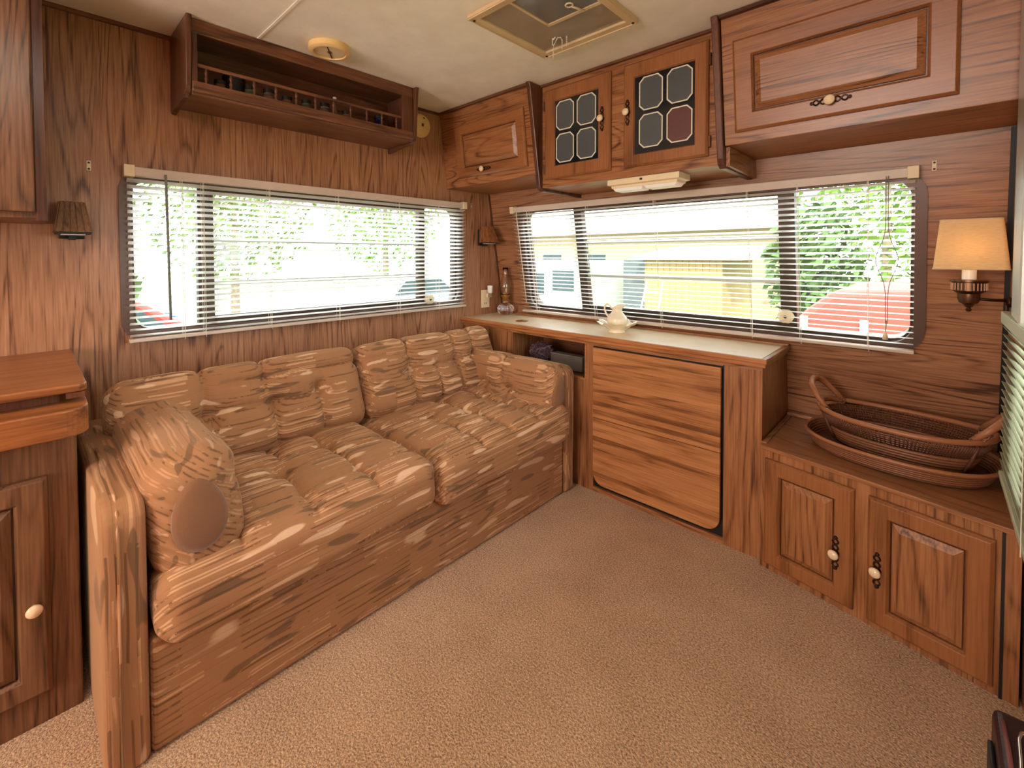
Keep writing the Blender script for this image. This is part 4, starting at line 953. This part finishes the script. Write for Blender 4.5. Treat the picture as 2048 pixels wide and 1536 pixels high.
# bottom right dark case
bx = thing('black_case', 'black and maroon upright case with a metal loop at the bottom right corner', 'case', (2.25, -1.25, 0))
MB().box(2.213, 2.292, -1.55, -1.115, .004, .300).build('case_body', maroon, bx, bevel=.012, seg=3)
MB().box(2.205, 2.2125, -1.50, -1.165, .03, .27).build('side_panel', blackm, bx, bevel=.003)
MB().tube([(2.224, -1.15, .302), (2.226, -1.20, .303), (2.226, -1.30, .303)], .004, 6).build('piping', mat('rose_piping', (120, 70, 66), .5), bx, smooth=True)
lpts = [(2.232, -1.30, .306), (2.238, -1.23, .307), (2.240, -1.185, .308), (2.245, -1.166, .308), (2.251, -1.160, .308), (2.257, -1.168, .308), (2.259, -1.19, .307), (2.258, -1.24, .307), (2.257, -1.33, .306), (2.245, -1.36, .306), (2.235, -1.34, .306)]
MB().tube(lpts, .0028, 7, closed=True).build('metal_loop', chrome, bx, smooth=True)

# ------------------------------------------------------------------ outside
def foliage_tree(x, y, zb, h, r, label, seed, cols, n=900, group=None):
    rn = random.Random(seed); t = thing('tree', label, 'tree', (x, y, -.9))
    MB().lathe([(0, 0), (.09*h/4, 0), (.06*h/4, h*.5), (.03, h*.8), (0, h*.8)], None, 8).build('trunk', mat('bark%d' % seed, (120, 104, 84), .9), t, local=True)
    b = MB()
    for i in range(n):
        u = Vector((rn.gauss(0, 1), rn.gauss(0, 1), rn.gauss(0, 1))).normalized()*(rn.random()**.4)
        c = Vector((u.x*r, u.y*r, h*.62+u.z*h*.42)); s_ = rn.uniform(.06, .13); a = Vector((rn.gauss(0, 1), rn.gauss(0, 1), rn.gauss(0, 1))).normalized(); q = a.orthogonal().normalized(); k = a.cross(q)
        b.add([c-q*s_, c+k*s_*.5, c+q*s_, c-k*s_*.5], [(0, 1, 2, 3)])
    b.build('foliage', mat('leaf%d' % seed, cols, .7), t, local=True, kind='stuff')
grass = mat('dry_grass', (120, 124, 84), .95); gravel = mat('pale_road', (150, 144, 134), .9)
MB().box(-60, 60, -60, 60, -1.0, -.9).build('ground', grass, kind='structure')
MB().box(-14, -4.5, -30, 40, -.899, -.885).build('road', gravel, kind='structure')
yel = mat('tan_siding', (150, 126, 76), .85); wht = mat('white_roofing', (190, 188, 182), .6); rvw = mat('trailer_white', (150, 160, 148), .5); dkw = mat('far_window', (40, 56, 60), .3)
redc = mat('red_tarp', (150, 56, 44), .7); bluc = mat('blue_car_paint', (34, 56, 110), .3)
t = thing('shed', 'tan sided shed with a flat white roof outside the middle of the front window', 'shed', (-1.7, 8, -.9))
MB().box(-2.55, -.92, 7, 9, -.9, 1.03).build('wall', yel, t)
for k in range(12): MB().box(-2.55+k*.136, -2.53+k*.136, 6.985, 7, -.9, 1.03).build('siding_batten', yel, t)
MB().hexa([(-2.75, 6.8, 1.03), (-.5, 6.8, 1.03), (-.5, 9.2, 1.03), (-2.75, 9.2, 1.03)], [(-2.75, 6.8, 1.12), (-.5, 6.8, 1.12), (-.5, 9.2, 1.35), (-2.75, 9.2, 1.35)]).build('roof', wht, t)
MB().box(-3.25, -2.7, 7.3, 7.36, -.9, 1.02).build('door', mat('grey_door', (76, 84, 86), .6), t)
t = thing('house', 'long beige bungalow with a white roof far outside the front window', 'house', (-6, 13, -.9))
MB().box(-11.0, -1.1, 12, 16, -.9, 1.9).build('wall', mat('beige_siding', (150, 134, 100), .85), t)
MB().hexa([(-11.5, 11.6, 1.9), (-.7, 11.6, 1.9), (-.7, 16.4, 1.9), (-11.5, 16.4, 1.9)], [(-11.2, 13.2, 3.2), (-1.0, 13.2, 3.2), (-1.0, 14.6, 3.2), (-11.2, 14.6, 3.2)]).build('roof', wht, t)
for x in (-9.5, -7.5, -4.6): MB().box(x, x+.9, 11.97, 12, .3, 1.2).build('window', dkw, t)
t = thing('trailer', 'white travel trailer parked outside the left end of the front window', 'trailer', (-5, 7, -.9))
MB().box(-6.6, -3.5, 6, 8.2, -.5, 1.0).build('trailer_body', rvw, t, bevel=.12, seg=4)
MB().box(-4.35, -3.75, 5.985, 6, .32, .78).build('window', dkw, t, bevel=.01)
MB().box(-5.4, -4.6, 5.985, 6, .2, .7).build('window', dkw, t, bevel=.01)
for x in (-5.6, -4.9): MB().lathe([(0, 0), (.3, 0), (.33, .05), (.33, .2), (0, .22)], Matrix.Translation((x, 6.1, -.57)) @ Matrix.Rotation(-math.pi/2, 4, 'X'), 20).build('wheel', blackm, t)
t = thing('ladder', 'leaning aluminium step ladder beside the tan shed outside', 'ladder', (-2.0, 6, -.9))
for s_ in (0, .42): MB().tube([(-2.35+s_, 6, -.9), (-2.15+s_*.8, 6.3, .60)], .02, 6).build('rail', alu, t)
for k in range(7): MB().tube([(-2.35+.028*k, 6+.04*k, -.75+.19*k), (-1.93+.015*k, 6+.04*k, -.75+.19*k)], .015, 6).build('rung', alu, t)
t = thing('covered_car', 'car under a red and white tarp outside the right end of the front window', 'car', (1.9, 3.4, -.9))
b = MB(); prof = [(1.05, .38), (1.25, .62), (1.45, .80), (2.2, .84), (3.2, .80), (3.8, .5)]
b.loft([[Vector((x, y, -.9 if z < 0 else z)) for x, z in [(1.0, -1)]+prof+[(3.9, -1)]] for y in (2.7, 4.4)])
b.build('tarp', redc, t, bevel=.06)
for k in range(5): MB().box(1.2+k*.45, 1.26+k*.45, 2.68, 2.70, -.6, .55).build('tarp_stripe', wht, t)
t = thing('parked_car', 'red car parked on the road outside the left end of the side window', 'car', (-6.5, -1.2, -.9))
def car(t, x, y, m):
    P = [(-1.9, -.6), (-1.95, -.1), (-1.2, .05), (-.7, .5), (.6, .52), (1.2, .1), (1.95, -.05), (1.95, -.6)]
    MB().hexa([(x-.8, y+p[0], p[1]) for p in P], [(x+.8, y+p[0], p[1]) for p in P]).build('car_body', m, t, bevel=.08, seg=3)
    MB().hexa([(x-.82, y+p[0], p[1]) for p in ((-.95, .1), (-.62, .44), (.52, .46), (.95, .12))], [(x+.82, y+p[0], p[1]) for p in ((-.95, .1), (-.62, .44), (.52, .46), (.95, .12))]).build('glazing', dkw, t)
    for yy in (-1.2, 1.25):
        for sx in (-.84, .64): MB().lathe([(0, 0), (.3, 0), (.32, .04), (.32, .18), (0, .2)], Matrix.Translation((x+sx, y+yy, -.58)) @ Matrix.Rotation(math.pi/2, 4, 'Y'), 16).build('wheel', blackm, t)
car(t, -6.6, -1.9, mat('red_car_paint', (150, 30, 20), .3))
t = thing('parked_car', 'blue car parked further off beyond the red car', 'car', (-9.5, -2.5, -.9)); car(t, -10, -2.2, bluc)
t = thing('parked_car', 'silver car parked outside the right half of the side window', 'car', (-8, 4, -.9)); car(t, -9, 5.2, mat('silver_car_paint', (120, 126, 134), .3))
G1, G2, G3 = (84, 118, 30), (66, 92, 40), (88, 108, 44)
for i, (x, y, h, r, lab, g) in enumerate([
        (1.4, 9.8, 5.2, 1.6, 'bright green tree outside right of the tan shed', G1), (4.6, 9.6, 5.4, 1.6, 'bright green bushy tree outside behind the red tarp', G1),
        (.6, 6.9, 2.9, .75, 'young green tree outside at the shed corner', G2), (2.4, 14.5, 7.5, 2.4, 'tall green tree far behind the bright green ones', G2),
        (-12.5, -2.8, 5.5, 2.2, 'pale green tree across the road at the left of the side window', G3), (-13.5, 2.0, 6.0, 2.4, 'pale green tree across the road in the middle of the side window', G3),
        (-3.4, -2.4, 2.6, .8, 'leafy bush close outside the left end of the side window', G2), (-14, 7.5, 6.5, 2.4, 'broad tree across the road at the right of the side window', G1),
        (-9.5, 19, 7, 2.6, 'green tree rising behind the white bungalow roof', G1), (3.6, 6.0, 3.6, 1.1, 'green tree outside past the right end of the front window', G2)]):
    foliage_tree(x, y, 0, h, r, lab, i+1, g, n=3200 if x < -8 else 1500)
